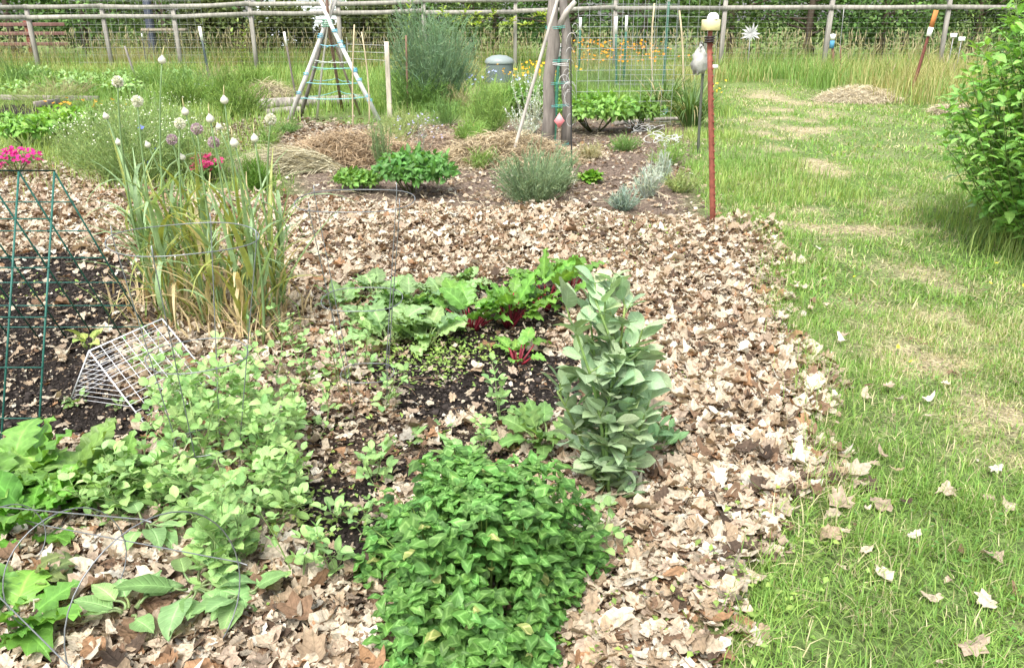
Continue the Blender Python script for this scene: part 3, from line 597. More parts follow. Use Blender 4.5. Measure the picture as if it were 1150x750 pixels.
def tpost(name, label, b, t, r, col, m, tipc=None, tiplen=.12, group=None, Y=None, studs=True):
    root, B, T = stick(name, label, 'post', b, t, r, col, m, TP, tipc, tiplen, group, 0, Y)
    if studs:
        a = Acc(); d = T - B; L = np.linalg.norm(d); d /= L
        for q in np.arange(.06, L - .04, .055): box(a, B + d * q + np.array([r * .9, -r * .2, 0]), (r * .5, r * .7, .012), None, col)
        a.build('studs', m, root)
    return root, B, T
root_rp, B, T = tpost('metal_post', 'tall rusty red studded metal post at the corner where bed meets lawn', (800, 264), (797, 44), .021, (.24, .075, .05), RUST)
a = Acc(); tubes(a, T + np.array([[0, 0, -.02], [0, 0, .08]]), .018, 8, (.20, .07, .05)); a.build('neck', RUST, root_rp)
a = Acc(); th = np.linspace(0, 6 * pi, 40); tubes(a, np.stack([T[0] + np.cos(th) * .034, T[1] + np.sin(th) * .034, T[2] - .03 + th * .0025], 1), .006, 5, (.06, .05, .05)); a.build('wire_tie', WIRE, root_rp)
root = thing('plastic_box', T + np.array([0, 0, .03]), 'small pale yellow plastic box with white lid capping the rusty red post', 'box')
a = Acc(); R_ = np.array([[.94, -.34, 0], [.34, .94, 0], [0, 0, 1]]); box(a, T + np.array([0, 0, .095]), (.105, .09, .075), R_, (.72, .64, .34), .04); a.build('body', PLAST, root, False)
a = Acc(); lathe(a, T + np.array([.012, 0, .13]), [(.001, .05), (.02, .048), (.036, .034), (.043, .012), (.044, 0), (.001, 0)], 16, (.88, .87, .84)); a.build('lid', PLAST, root)
r2, B2, T2 = stick('wooden_stake', 'thin dark green grey stake standing just left of the rusty red post', 'stake', (784, 172), (792, 48), .018, (.10, .11, .085), WOOD, wob=.01)
root = thing('plastic_bag', T2, 'crumpled translucent white bag tied to the dark stake behind the red post', 'bag'); a = Acc()
lathe(a, T2 + np.array([-.05, -.02, -.36]), [(.01, .04), (.05, .0), (.085, .05), (.10, .10), (.095, .15), (.085, .20), (.06, .25), (.045, .28), (.02, .31), (.01, .36)], 18, (.50, .50, .46)); V = a.V[0]; V += rng.normal(0, .012, V.shape); a.build('body', PETAL, root)
a = Acc(); tubes(a, T2 + np.array([[.06, -.03, -.28], [.17, -.04, -.28]]), .022, 8, (.85, .85, .83)); a.build('nozzle', PLAST, root)
tips = (.85, .85, .82)
tpost('metal_post', 'dark metal post with white tip and blue ties beside the round tray', (237, 98), (224, 30), .03, (.05, .07, .07), GREENM, tips, .33, None, None, False)
tpost('metal_post', 'dark green metal post with white tip left of the pair, behind the wire trellis', (650, 96), (652, 20), .028, (.03, .12, .08), GREENM, tips, .3, studs=False)
tpost('metal_post', 'left post of the close pair of dark green white tipped posts amid orange poppies', (692, 102), (692, 19), .028, (.03, .12, .08), GREENM, tips, .38, studs=False)
tpost('metal_post', 'right post of the close pair of dark green white tipped posts amid orange poppies', (700, 100), (704, 18), .028, (.03, .12, .08), GREENM, tips, .36, studs=False)
tpost('metal_post', 'tallest dark green metal post rising behind the strappy leaved clump', (745, 98), (752, -8), .03, (.03, .12, .08), GREENM, tips, .2, studs=False)
tpost('metal_post', 'green metal post with white tip bound to the dead tree trunk', (622, 168), (628, 49), .022, (.04, .16, .10), GREENM, tips, .16)
stick('metal_rod', 'thin black rod standing right of the dead tree trunk', 'rod', (642, 195), (641, 50), .008, (.03, .03, .03), GREENM)
stick('bamboo_pole', 'long grey pole leaning against the dead tree trunk', 'pole', (573, 186), (629, -10), .020, (.42, .39, .35), WOOD, wob=.02)
stick('wooden_stake', 'thin stake with whitish top left of the pole tripod', 'stake', (333, 112), (319, 36), .022, (.16, .14, .12), WOOD, tipc=(.8, .78, .7), tiplen=.28)
stick('wooden_stake', 'slim dark stick topped by a white blob behind the potato row', 'stake', (166, 82), (159, 38), .018, (.12, .12, .11), WOOD, tipc=(.85, .85, .82), tiplen=.12)
stick('wooden_stake', 'leaning bare grey stake in the potato row', 'stake', (156, 98), (140, 52), .03, (.22, .2, .18), WOOD)
stick('wooden_stake', 'pale square wooden stake right of the pole tripod', 'stake', (438, 132), (434, 47), .04, (.50, .45, .36), WOOD, SQ)
stick('wooden_stake', 'slender brown stake between the pale stake and the fennel', 'stake', (458, 126), (456, 40), .02, (.20, .13, .09), WOOD)
stick('dried_stalk', 'dry golden stalk leaning before the fence at far left', 'stalk', (96, 60), (87, 24), .05, (.5, .38, .17), DRY)
for q, (b, t, l) in enumerate([((397, 143), (398, 28), 'left of the two thin bamboo canes beside the tripod'), ((414, 140), (406, 36), 'right of the two thin bamboo canes beside the tripod'), ((735, 110), (735, 4), 'tan cane at the left edge of the strappy leaved clump'), ((766, 112), (763, 12), 'tan cane above the middle of the strappy leaved clump'), ((690, 70), (688, 8), 'tan cane behind the pair of white tipped posts'), ((805, 72), (801, -4), 'tan cane behind the yellow box on the red post')]):
    stick('bamboo_cane', l, 'cane', b, t, .012 if q < 2 else .02, (.48, .40, .26), WOOD, group='bamboo canes', wob=.03)
r_, B, T = tpost('metal_post', 'leaning rusty metal post with wrapped white top in the tall grass', (1022, 110), (1046, 30), .035, (.17, .06, .045), RUST, None, 0, None, None, False)
d = nrm(T - B); a = Acc(); tubes(a, np.array([T - d * .2, T - d * .02]), .055, 8, (.85, .84, .80)); a.build('white_wrap', CLOTH, r_); a = Acc(); tubes(a, np.array([T - d * .04, T + d * .32]), .05, 8, (.45, .18, .06)); a.build('wooden_tip', WOOD, r_)
r_, B, T = stick('wooden_stake', 'short brown stake with blue tape and white cup on top at lawn end', 'stake', (936, 92), (935, 45), .04, (.22, .12, .09), WOOD)
a = Acc(); tubes(a, np.array([T - [0, 0, .22], T - [0, 0, .02]]), .065, 8, (.08, .25, .38)); a.build('blue_tape', CLOTH, r_); a = Acc(); lathe(a, T, [(.001, 0), (.06, 0), (.075, .14), (.001, .15)], 10, (.88, .88, .8)); a.build('cup', PLAST, r_)
stick('metal_rod', 'thin rusty rod near the short stake with blue tape', 'rod', (944, 97), (944, 52), .014, (.2, .1, .07), RUST)
stick('metal_rod', 'thin straight rod leaning behind the short stake with blue tape', 'rod', (940, 84), (948, 8), .01, (.4, .4, .38), WIRE)
# dark structure post at the left beyond meadow
r_, B, T = stick('metal_mast', 'dark blue grey mast behind the fence at left', 'mast', (175, 77), (163, -12), .12, (.05, .06, .085), GREENM, SQ)
a = Acc(); box(a, B + np.array([.5, 0, 1.2]), (1.5, .3, .08), None, (.3, .26, .2)); a.build('shelf', WOOD, r_)
# white spinner
c = at(843, 38, 26); root = thing('pinwheel', c, 'grey white garden pinwheel standing in the tall grass by the fence', 'pinwheel'); a = Acc(); f = Acc()
tubes(a, np.array([[c[0], 26, 0], c]), .012, 5, (.3, .3, .3)); a.build('shaft', WIRE, root)
for q in range(14): an = q * 2 * pi / 14; f.inst(SIM[0], frame(np.array([[cos(an), -.1, sin(an)]]), np.array([[.4, -1, .2]]), np.array([U(.2, .34)])) * np.array([.45, 1, 1]), c[None], np.array([[.42, .42, .41]]))
f.build('blades', PLAST, root)
for q, (px, py) in enumerate([(1071, 40), (1080, 44)]):
    c = at(px, py, 24); root = thing('white_marker', (c[0], 24, 0), ['left', 'right'][q] + ' one of two small white markers in the tall grass before the shrub', 'marker', 'white markers'); a = Acc(); tubes(a, np.array([[c[0], 24, 0], c]), .01, 5, (.3, .3, .3)); a.build('shaft', WIRE, root); a = Acc(); box(a, c, (.17, .05, .10), None, (.88, .88, .88)); a.build('plate', PLAST, root)

# round tray on stand
c = at(228, 97, 20.5); root = thing('round_tray', (c[0], c[1], 0), 'flat round grey tray on a short stand among the back greens', 'tray'); a = Acc()
lathe(a, c, [(.001, .0), (.36, 0), (.41, .05), (.42, .05), (.40, -.02), (.34, -.05), (.001, -.05)], 24, (.42, .46, .44)); a.build('tray', PLAST, root); a = Acc(); tubes(a, np.array([[c[0], c[1], 0], [c[0], c[1], c[2] - .04]]), .06, 8, (.06, .09, .09)); a.build('stand', PLAST, root)
# compost bin
c = gp(561, 92); root = thing('compost_bin', c, 'domed grey green garden bin behind the orange poppies', 'bin'); a = Acc(); lathe(a, c, [(.40, 0), (.37, .45), (.36, .5), (.001, .5)], 20, (.10, .13, .12)); a.build('body', PLAST, root)
a = Acc(); lathe(a, c, [(.39, .48), (.40, .52), (.36, .60), (.2, .68), (.001, .7)], 20, (.22, .26, .25)); a.build('lid', PLAST, root)

# pole tripod
base = gp(375, 136); root = thing('pole_tripod', base, 'tall tripod of grey poles with blue twine in the back plot', 'trellis')
Y0 = base[1]
def pl(b, m_, t, r, col, dy0, dy1=0.): 
    p0 = at(b[0], b[1], Y0 + dy0); p0[2] = 0; p1 = at(m_[0], m_[1], Y0 + dy1); p2 = at(t[0], t[1], Y0 + dy1 - dy0 * .3); a = Acc(); tubes(a, np.array([p0, (p0 + p1) / 2 + rng.normal(0, .01, 3), p1, p2]), np.array([1.1, 1, .9, .85]) * r, 8, col); a.build('pole', WOOD, root); return p0, p1
pp = [pl((325, 140), (366, 27), (386, -22), .038, (.50, .48, .45), 0, 0), pl((337, 136), (366, 30), (384, -18), .03, (.20, .18, .16), .4, .07), pl((426, 140), (371, 27), (350, -24), .036, (.74, .73, .70), 0, -.07), pl((384, 118), (369, 30), (366, -20), .026, (.28, .18, .14), 1.6, .1), pl((356, 134), (368, 29), (374, -14), .018, (.55, .53, .45), .3, 0), pl((404, 122), (369, 29), (360, -10), .02, (.34, .27, .22), 1.0, .14)]
a = Acc()
for hh, cc in ((.25, (.25, .55, .55)), (.42, (.25, .55, .60)), (.63, (.6, .65, .62)), (.80, (.22, .5, .62)), (.55, (.25, .55, .5))):
    q = [p0 + (p1 - p0) * (hh + U(-.02, .02)) for p0, p1 in pp]; q = [q[0], q[1], q[3], q[5], q[2], q[0]]
    for s in range(5): tubes(a, curve(q[s][None], q[s + 1][None], np.array([[0, 0, -.03]]), 5), .006, 4, cc)
for s in range(14):
    p0, p1 = pp[[0, 2, 2, 2][s % 4]]; c = p0 + (p1 - p0) * U(.2, .97); th = np.linspace(0, 4 * pi, 16); tubes(a, np.stack([c[0] + np.cos(th) * .045, c[1] + np.sin(th) * .045, c[2] + th * .004], 1), .006, 4, (.15, .45, .58))
th = np.linspace(0, 8 * pi, 40); c = at(368, 27, Y0); tubes(a, np.stack([c[0] + np.cos(th) * .09, c[1] + np.sin(th) * .09, c[2] - .06 + th * .005], 1), .008, 4, (.15, .35, .25)); a.build('twine', CLOTH, root)
# logs
def log(b, t, r, label, col=(.30, .27, .24)):
    p0 = gp(*b); p1 = gp(*t); p0[2] = p1[2] = r * .8; root = thing('driftwood_log', (p0 + p1) / 2, label, 'log', 'logs on the back plot'); a = Acc(); cv = curve(p0[None], p1[None], np.array([[0, .04, .02]]), 9); tubes(a, cv, r * U(.85, 1.15, 9), 10, col); a.build('wood', BARK, root)
log((290, 124), (415, 118), .11, 'long grey driftwood log lying behind the pole tripod'); log((300, 130), (345, 127), .06, 'short thin grey log in front of the long driftwood log'); log((778, 520 - 385), (690, 141), .03, 'thin grey branch on the soil before the strappy clump')
# dead tree trunk
base = gp(625, 168); root = thing('dead_tree', base, 'weathered grey double trunk of a dead tree wrapped in wire', 'tree'); Yt = base[1]
a = Acc(); pts = [at(613, 172, Yt), at(617, 130, Yt), at(616, 90, Yt), at(622, 50, Yt), at(620, 20, Yt), at(625, -40, Yt)]; pts[0][2] = -.1; tubes(a, np.array(pts), np.array([.085, .07, .062, .075, .06, .05]) * 1.15, 12, (.19, .17, .15)); a.V[-1] += rng.normal(0, .004, a.V[-1].shape); a.build('trunk', BARK, root)
a = Acc(); pts = [at(636, 163, Yt + .12), at(637, 120, Yt + .1), at(634, 80, Yt + .08), at(636, 40, Yt), at(632, 0, Yt), at(634, -50, Yt)]; pts[0][2] = -.1; tubes(a, np.array(pts), np.array([.08, .065, .06, .058, .055, .04]), 12, (.22, .20, .18)); a.V[-1] += rng.normal(0, .004, a.V[-1].shape); a.build('trunk', BARK, root)
a = Acc(); tubes(a, np.array([at(628, 30, Yt - .02), at(636, 14, Yt - .06), at(646, 2, Yt - .1)]), np.array([.045, .035, .03]), 9, (.4, .37, .33)); a.build('limb', BARK, root)
a = Acc()
for py, cc in ((32, (.1, .4, .35)), (72, (.1, .42, .36)), (74, (.8, .8, .78)), (97, (.1, .4, .35)), (122, (.1, .4, .4)), (163, (.1, .4, .35))):
    c = at(626, py, Yt); th = np.linspace(0, 4 * pi, 26); tubes(a, np.stack([c[0] + np.cos(th) * .15, c[1] + .04 + np.sin(th) * .13, c[2] + th * .003 + .02 * np.sin(th + py)], 1), .003, 4, cc)
a.build('twine', CLOTH, root)
a = Acc(); c = at(640, 90, Yt - .12)
for q in range(14): s = c + rng.normal(0, [.03, .02, .45], 3); th = np.linspace(0, U(3, 6), 9); r1 = U(.03, .08); tubes(a, np.stack([s[0] + np.cos(th) * r1, s[1] + th * .005, s[2] + np.sin(th) * r1 * 1.6], 1), .003, 3, (.7, .7, .68))
a.build('wire_tangle', WIRE, root)
c = at(628, 136, Yt - .18); root = thing('flag_marker', c, 'small pink diamond shaped marker tied to the dead tree trunk', 'marker'); a = Acc(); v = np.array([[0, 0, .1], [.07, 0, 0], [0, 0, -.09], [-.065, 0, 0]]); v = np.concatenate([v + c - [0, .004, 0], v + c + [0, .004, 0]])
a.raw(v, [np.array([[0, 3, 2, 1], [4, 5, 6, 7], [0, 1, 5, 4], [1, 2, 6, 5], [2, 3, 7, 6], [3, 0, 4, 7]])], (.85, .28, .30)); a.build('diamond', PLAST, root, False); a = Acc(); tubes(a, np.array([c + [0, .012, .1], c + [0, .012, -.3]]), .004, 4, (.6, .5, .4)); a.build('stick', WOOD, root)

# welded wire trellis panels
def panel(name, label, p0, p1, z0, z1, dx, dz, r, col, cat='trellis', m=WIRE):
    p0 = np.array(p0, float); p1 = np.array(p1, float); root = thing(name, ((p0[0] + p1[0]) / 2, (p0[1] + p1[1]) / 2, 0), label, cat); L = np.linalg.norm(p1 - p0); n = int(L / dx); t = np.linspace(0, 1, n + 1); b = p0 + (p1 - p0) * t[:, None]
    a = Acc(); tubes(a, np.stack([np.c_[b, 0 * t + z0], np.c_[b, 0 * t + z1]], 1), r, 3, col, cap=False); a.build('vertical_wires', m, root); zs = np.arange(z0 + .05, z1 + .01, dz); a = Acc()
    tubes(a, np.stack([np.c_[np.tile(p0, (len(zs), 1)), zs], np.c_[np.tile(p1, (len(zs), 1)), zs]], 1), r, 3, col, cap=False); a.build('horizontal_wires', m, root); return root
q0, q1 = P(646, 150), P(752, 148); panel('wire_trellis', 'tall galvanised wire trellis stretching right from the dead tree', q0[:2], q1[:2], .1, 1.95, .15, .15, .0032, (.50, .52, .52))
q0, q1 = P(690, 108), P(800, 108); panel('wire_trellis', 'wide wire trellis behind the strappy clump before the back fence', q0[:2], q1[:2], .2, 2.1, .2, .2, .004, (.42, .43, .42))
q0, q1 = P(92, 84), P(235, 84); panel('wire_trellis', 'tall wire grid trellis in the meadow at left before the fence', q0[:2], q1[:2], .3, 2.3, .22, .22, .004, (.40, .41, .38))
q0, q1 = P(436, 133), P(395, 128); panel('string_trellis', 'sparse white string trellis between pale stake and tripod', q0[:2], q1[:2], .9, 1.3, .7, .12, .004, (.75, .75, .72))

# ------------------------------------------------------------------ green A-frame wire trellis, left
zr, yr, yf, yb, xr = 1.0, 3.47, 2.95, 4.1, -1.93
root = thing('frame_trellis', (xr - .4, yr, 0), 'green coated wire A frame trellis standing over dark soil at left edge', 'trellis')
xs = xr - np.arange(0, 9) * .15; gc = (.02, .11, .085)
for nm, yy in (('front_panel', yf), ('rear_panel', yb)):
    a = Acc(); k = len(xs); tubes(a, np.stack([np.stack([xs, 0 * xs + yr, 0 * xs + zr], 1), np.stack([xs, 0 * xs + yy, 0 * xs - .02], 1)], 1), .0048 if yy < 3.2 else .0044, 6, gc)
    for t in np.linspace(0, .92, 6 if yy < 3.2 else 7): tubes(a, np.array([[xs[0] + .004, yr + (yy - yr) * t, zr * (1 - t) + .004], [xs[-1], yr + (yy - yr) * t, zr * (1 - t) + .004]]), .0030, 5, gc)
    a.build(nm, GREENM, root)
# ------------------------------------------------------------------ white wire basket
A_ = at(100, 394, 3.31); B_ = at(182, 358, 3.58); D_ = at(164, 478, 3.08); C_ = B_ + D_ - A_; E_ = P(80, 447, .01)
root = thing('wire_basket', P(150, 440), 'white wire basket rack tipped on edge over a seedling on dark soil', 'basket')
wc = (.62, .63, .65); a = Acc(); 
for s, e in ((A_, B_), (B_, C_), (C_, D_), (D_, A_), (A_, E_)): tubes(a, np.array([s, e]), .0034, 6, wc)
a.build('rim', PAINT, root); a = Acc()
for t in np.linspace(0, 1, 12)[1:-1]: tubes(a, np.array([A_ + (D_ - A_) * t, B_ + (C_ - B_) * t]),   .0014, 5, wc)
for t in np.linspace(0, 1, 8)[1:-1]: tubes(a, np.array([A_ + (B_ - A_) * t + [0, 0, .003], D_ + (C_ - D_) * t + [0, 0, .003]]),   .0014, 5, wc)
a.build('wire_grid', PAINT, root); a = Acc()
for t in np.linspace(0, 1, 12)[1:]: tubes(a, np.array([A_ + (E_ - A_) * t, A_ + (D_ - A_) * t * .75 + (E_ - A_) * .0]), .0012, 4, wc)
E2 = B_ + (E_ - A_) + [.05, .1, .02]
for t in np.linspace(.15, 1, 8): tubes(a, np.array([A_ + (E_ - A_) * t, B_ + (E2 - B_) * t]), .0012, 4, wc)
a.build('side_grid', PAINT, root)
# ------------------------------------------------------------------ tomato cages
def cage(loc, label):
    loc = np.asarray(loc, float); root = thing('tomato_cage', loc, label, 'tomato cage', 'wire tomato cages'); wcol = (.22, .23, .24)
    rings = [(.92, .24), (.50, .17), (.16, .115)]
    for z, r in rings:
        a = Acc(); th = np.linspace(0, 2 * pi, 41); tubes(a, loc + np.stack([np.cos(th) * r, np.sin(th) * r, 0 * th + z + .004 * np.sin(3 * th)], 1), .0019, 6, wcol, ref=(0, 0, 1)); a.build('ring', WIRE, root)
    for q in range(4):
        an = q * pi / 2 + .95; a = Acc(); pts = [loc + np.array([cos(an) * r, sin(an) * r, z]) for z, r in ((.955, .243), (.92, .243), (.5, .174), (.16, .119), (-.06, .10))]; tubes(a, np.array(pts), .0019, 6, wcol); a.build('leg', WIRE, root)
    return root
c = gp(415, 455); c1 = cage(c, 'upright wire tomato cage beside the turnip and beet rows')
c2 = copy_tree(c1); c2.location = (-1.12, 2.66, float(H(-1.12, 2.66))); c2.rotation_euler = (0, .03, .6); c2['label'] = 'upright wire tomato cage around the pea plants by the garlic'
c3 = copy_tree(c1); c3['label'] = 'toppled wire tomato cage lying over dry leaves in the near left corner'
from mathutils import Vector
ax = Vector((.35, -.22, .05)).normalized(); top = Vector((-.88, 1.67, .225)); q = Vector((0, 0, 1)).rotation_difference(ax); c3.rotation_euler = q.to_euler(); c3.location = top - ax * .92

# ------------------------------------------------------------------ garlic with flower stalks
heads = [(182, 68, 1, 'white'), (132, 92, 2, 'white'), (154, 114, 2, 'white'), (208, 126, 1, 'white'), (119, 131, 0, 'white'), (202, 139, 2, 'white'), (221, 145, 2, 'purple'), (252, 113, 1, 'white'), (236, 134, 1, 'white'), (193, 157, 2, 'purple'), (166, 163, 0, 'white'), (133, 160, 0, 'white'), (205, 177, 0, 'white'), (240, 160, 2, 'purple'), (263, 161, 1, 'white'), (286, 156, 1, 'white'), (304, 134, 2, 'white'), (246, 143, 0, 'white')]
bases = [(196, 352), (168, 350), (185, 366), (228, 345), (160, 340), (222, 366), (238, 372), (276, 360), (262, 372), (214, 352), (190, 340), (176, 338), (240, 352), (268, 384), (286, 388), (306, 372), (312, 352), (292, 362)]
desc = ['tallest garlic stalk with a white pointed flower bud, against the back greens', 'garlic stalk with a round white flower head, leftmost of the tall ones', 'garlic stalk with a round white head right of the leftmost one', 'garlic stalk with an onion shaped white bud over the feathery bush', 'garlic stalk with a tiny white bud, furthest left of the clump', 'garlic stalk with a broad white round flower head amid the purple ones', 'garlic stalk with a round dusky purple head, right of the broad white head', 'garlic stalk with a pointed white bud, top right of the clump', 'garlic stalk with a pointed white bud just below the top right one', 'garlic stalk with a low round purple brown head', 'garlic stalk with a small round white bud left of the purple brown head', 'garlic stalk with a small bud low at the left over feathery foliage', 'garlic stalk with a very small bud just left of the crimson flowers', 'garlic stalk with a faded purple head just above the crimson flowers', 'garlic stalk with a pointed bud right of the crimson flowers', 'garlic stalk with a drop shaped bud over the brown mulch', 'garlic stalk with a fluffy white head, furthest right of the clump', 'garlic stalk with a plain small bud between two pointed buds']
STR = [leaf_tpl(10, blade, ncol=3, L=1, W=.062, bend=b, fold=.35, vein=.9, up0=u) for b, u in ((.5, .1), (1.2, .2), (2.4, .5), (3.4, .9))]
for (hx, hy_, ty, cc), bs, ds in zip(heads, bases, desc):
    B = gp(bs[0] + 10, bs[1]); Hh = at(hx, hy_, B[1] + U(-.15, .1)); root = thing('garlic_plant', B, ds, 'garlic plant', 'garlic plants with flower stalks')
    a = Acc(); cv = curve(B[None], Hh[None], np.array([[U(-.06, .09), 0, 0]]), 14); tubes(a, cv, np.linspace(.008, .0038, 14), 7, (.22, .33, .14)); a.build('stalk', GLAU, root)
    f = Acc(); n = 20; th = U(0, 6.28, n); t = U(.02, .6, n); p0 = B + (Hh - B) * t[:, None] * .7; yl = U(0, 1, n) < (.68 - t * 1.2)
    el = U(1.05, 1.52, n) - .45 * (t < .06); d = np.stack([np.cos(th) * np.cos(el), np.sin(th) * np.cos(el), np.sin(el)], 1); up = np.stack([-np.cos(th), -np.sin(th), np.full(n, .4)], 1) + rng.normal(0, .15, (n, 3))
    Ll = U(.32, .72, n); S = np.stack([Ll * U(.45, .95, n), Ll, Ll], 1); col = np.where(yl[:, None], np.array([.64, .53, .30]) * U(.8, 1.15, (n, 1)), np.array([.27, .40, .20]) * U(.8, 1.3, (n, 1))); mix = U(0, 1, n) < .25; col[mix] = np.array([.33, .38, .10])
    ti = rng.integers(0, 4, n)
    for q in range(4):
        m = ti == q
        if m.any():
            tp = STR[q]; M = frame(d[m], up[m]) * S[m][:, None, :]; cN = tp[2].copy(); f.inst((tp[0], tp[1], cN), M, p0[m], col[m])
    f.build('foliage', LEAF, root)
    r = {0: .020, 1: .024, 2: .030}[ty] * .88; hc = (.72, .70, .58) if cc == 'white' else (.46, .34, .38); a = Acc(); dn = nrm(cv[0, -1] - cv[0, -2]); M = frame(nrm(np.cross(dn, [0, 1., 0]))[None], dn[None])[0]
    if ty == 2:
        nn = 220; u = nrm(rng.normal(0, 1, (nn, 3))); a.inst(SIM[0], frame(u + rng.normal(0, .3, (nn, 3)), rng.normal(0, 1, (nn, 3)), np.full(nn, r * .5)), Hh + u * r * .72, shade(hc, nn, .2, .05)); lathe(a, Hh, [(.001, -r * .8), (r * .6, -r * .5), (r * .8, 0), (r * .6, r * .5), (.001, r * .8)], 10, (.45, .48, .3))
    else: lathe(a, Hh, [(.003, -r * .9), (r * .75, -r * .6), (r, -.05 * r), (r * .8, r * .5), (r * .35, r * .95), (.003, r * 1.4)], 12, hc, M)
    ho = a.build('flower_head', PETAL, root)
    if ty == 1: a = Acc(); tubes(a, np.array([Hh + dn * r, Hh + dn * r * 2.2 + [.002, 0, 0], Hh + dn * r * 3.6 + [.006, 0, 0]]), np.array([.005, .003, .001]), 5, (.62, .56, .3)); a.build('spathe', PETAL, ho)
# dry straw skirt at garlic base
acc = Acc(); n = 520; q = np.array([gp(*rng.permutation(bases)[0]) for _ in range(n)]); x = q[:, 0] + rng.normal(0, .10, n); y = q[:, 1] + rng.normal(0, .09, n); blades(acc, x, y, U(.10, .34, n), U(.008, .02, n), np.where(U(0, 1, (n, 1)) < .75, np.array([.60, .48, .28]), np.array([.22, .30, .09])) * U(.7, 1.2, (n, 1)), .8)
tag(acc.build('dry_garlic_leaves', DRY), 'withered straw coloured leaves around the feet of the garlic clump', 'dry leaves', kind='stuff')

# ------------------------------------------------------------------ near bed crops
base = gp(680, 560); root = thing('fava_bean_plant', base, 'tall upright blue green fava bean plant with rounded waxy leaves', 'bean plant')
Yf = base[1]
bs, ts = [], []
for (bx, tx, ty, dy) in [(684, 668, 335, 0), (680, 702, 342, .04), (690, 716, 390, .05), (676, 640, 358, -.02), (688, 724, 470, -.04), (674, 626, 440, .04), (680, 662, 352, .06), (684, 690, 420, -.06), (682, 684, 338, .03)]:
    bs.append(at(bx, 560, Yf) * [1, 1, 0] + [0, dy * .4, .0]); ts.append(at(tx, ty, Yf + dy))
leafy_stems(root, np.array(bs), np.array(ts), 15, .088, ROU, (.31, .42, .24), (.26, .38, .12), .0085, GLAU, False, .6, .35, .04, 1.08, taper=.0, rach=(.062, 2))
base = gp(742, 520); root = thing('fava_bean_plant', base, 'small low fava bean shoot right of the tall fava bean', 'bean plant'); leafy_stems(root, np.array([base, base + [.02, .02, 0]]), np.array([at(745, 482, base[1]), at(722, 500, base[1] - .1)]), 5, .07, ROU, (.16, .29, .12), (.22, .3, .1), .005, GLAU, rach=(.06, 1))
# clover / bean bush
base = gp(543, 680); root = thing('bean_bush', base, 'dense bright green low bush of three part leaves with pale chevrons in front', 'bush')
f = Acc(); a = Acc(); n = 1500; th = U(0, 6.28, n); q = U(0, 1, n) ** .5 * U(.93, 1.12, n); rx, ry = .36, .40
x = base[0] + np.cos(th) * q * rx * (.86 + .14 * np.sin(3 * th) + .13 * np.sin(5 * th + 1) + .10 * np.sin(11 * th)); y = base[1] + .02 + np.sin(th) * q * ry; top = .29 * np.maximum(.12, 1 - q ** 3.0 * .8) * (.15 + 1.9 * sm(fbm(x, y, .17, 19), .15, .85)); z = np.minimum(top * U(.25, 1.1, n) + (U(0, 1, n) < .07) * U(.02, .08, n), .40)
c = np.stack([x, y, z + base[2]], 1); out = np.stack([np.cos(th) * q, np.sin(th) * q, np.full(n, .5)], 1)
p0 = base + np.stack([np.cos(th) * q * rx * .5, np.sin(th) * q * ry * .5, 0 * th], 1); sel = rng.permutation(n)[:420]; tubes(a, curve(p0[sel], c[sel], np.stack([0 * sel, 0 * sel, 0 * sel + .03], 1), 5), .0022, 4, shade((.18, .27, .07), len(sel)), cap=False); a.build('stem', LEAF, root)
az = U(0, 6.28, n)
for s in (-1, 0, 1):
    an = az + s * 1.35; el = rng.normal(.05, .3, n); d = np.stack([np.cos(an), np.sin(an), el], 1) + out * .25; up = np.array([0, 0, 1.]) + out * .5 + rng.normal(0, .2, (n, 3)); pick(f, TRI, frame(d, up, U(.03, .062, n)), c, np.where((U(0, 1, n) < .012)[:, None], np.array([[.28, .34, .10]]), shade((.095, .225, .045), n, .40, .06)))
f.build('foliage', CLOVER, root)
# beet rows
for (px, py, n, L, l) in [(530, 372, 9, .17, 'beet with dark red stems at the left end of the beet row'), (572, 368, 11, .19, 'largest beet with crimson stems in the middle of the beet row'), (612, 350, 10, .19, 'beet with broad upright leaves at the back of the beet row'), (640, 335, 8, .17, 'beet at the right end of the row behind the fava bean'), (582, 405, 6, .12, 'small yellow green beet in front of the beet row')]:
    B = gp(px, py); root = thing('beet_plant', B, l, 'beet plant', 'beets'); rosette(root, B, n, L, 1., CRK, (.16, .33, .06), .75, (.28, .03, .05), .45, 1.35, .0055)
for (px, py, n, L, l) in [(385, 348, 9, .13, 'round leaved turnip plant at the left end of the turnip row'), (425, 340, 10, .16, 'turnip plant inside the upright wire cage'), (462, 352, 11, .17, 'turnip plant right of the upright wire cage'), (500, 345, 10, .16, 'turnip plant touching the left of the beet row'), (440, 385, 10, .17, 'front turnip plant with pale crinkled leaves'), (478, 388, 10, .16, 'front turnip plant with pale leaves before the beets'), (412, 372, 8, .13, 'turnip plant by the cage leg, half hidden'), (520, 325, 7, .13, 'small turnip plant at the back of its row')]:
    B = gp(px, py); root = thing('turnip_plant', B, l, 'turnip plant', 'turnips'); rosette(root, B, n, L, 1.1, CRK, (.25, .40, .16), .55, (.30, .40, .16), .35, 1.2, .0045)
B = gp(612, 505); root = thing('beet_plant', B, 'pale crinkled leafed beet squeezed between bush and fava bean', 'beet plant', 'beets'); rosette(root, B, 8, .15, 1., CRK, (.20, .35, .10), .5, (.3, .4, .15), .5, 1.3, .005)
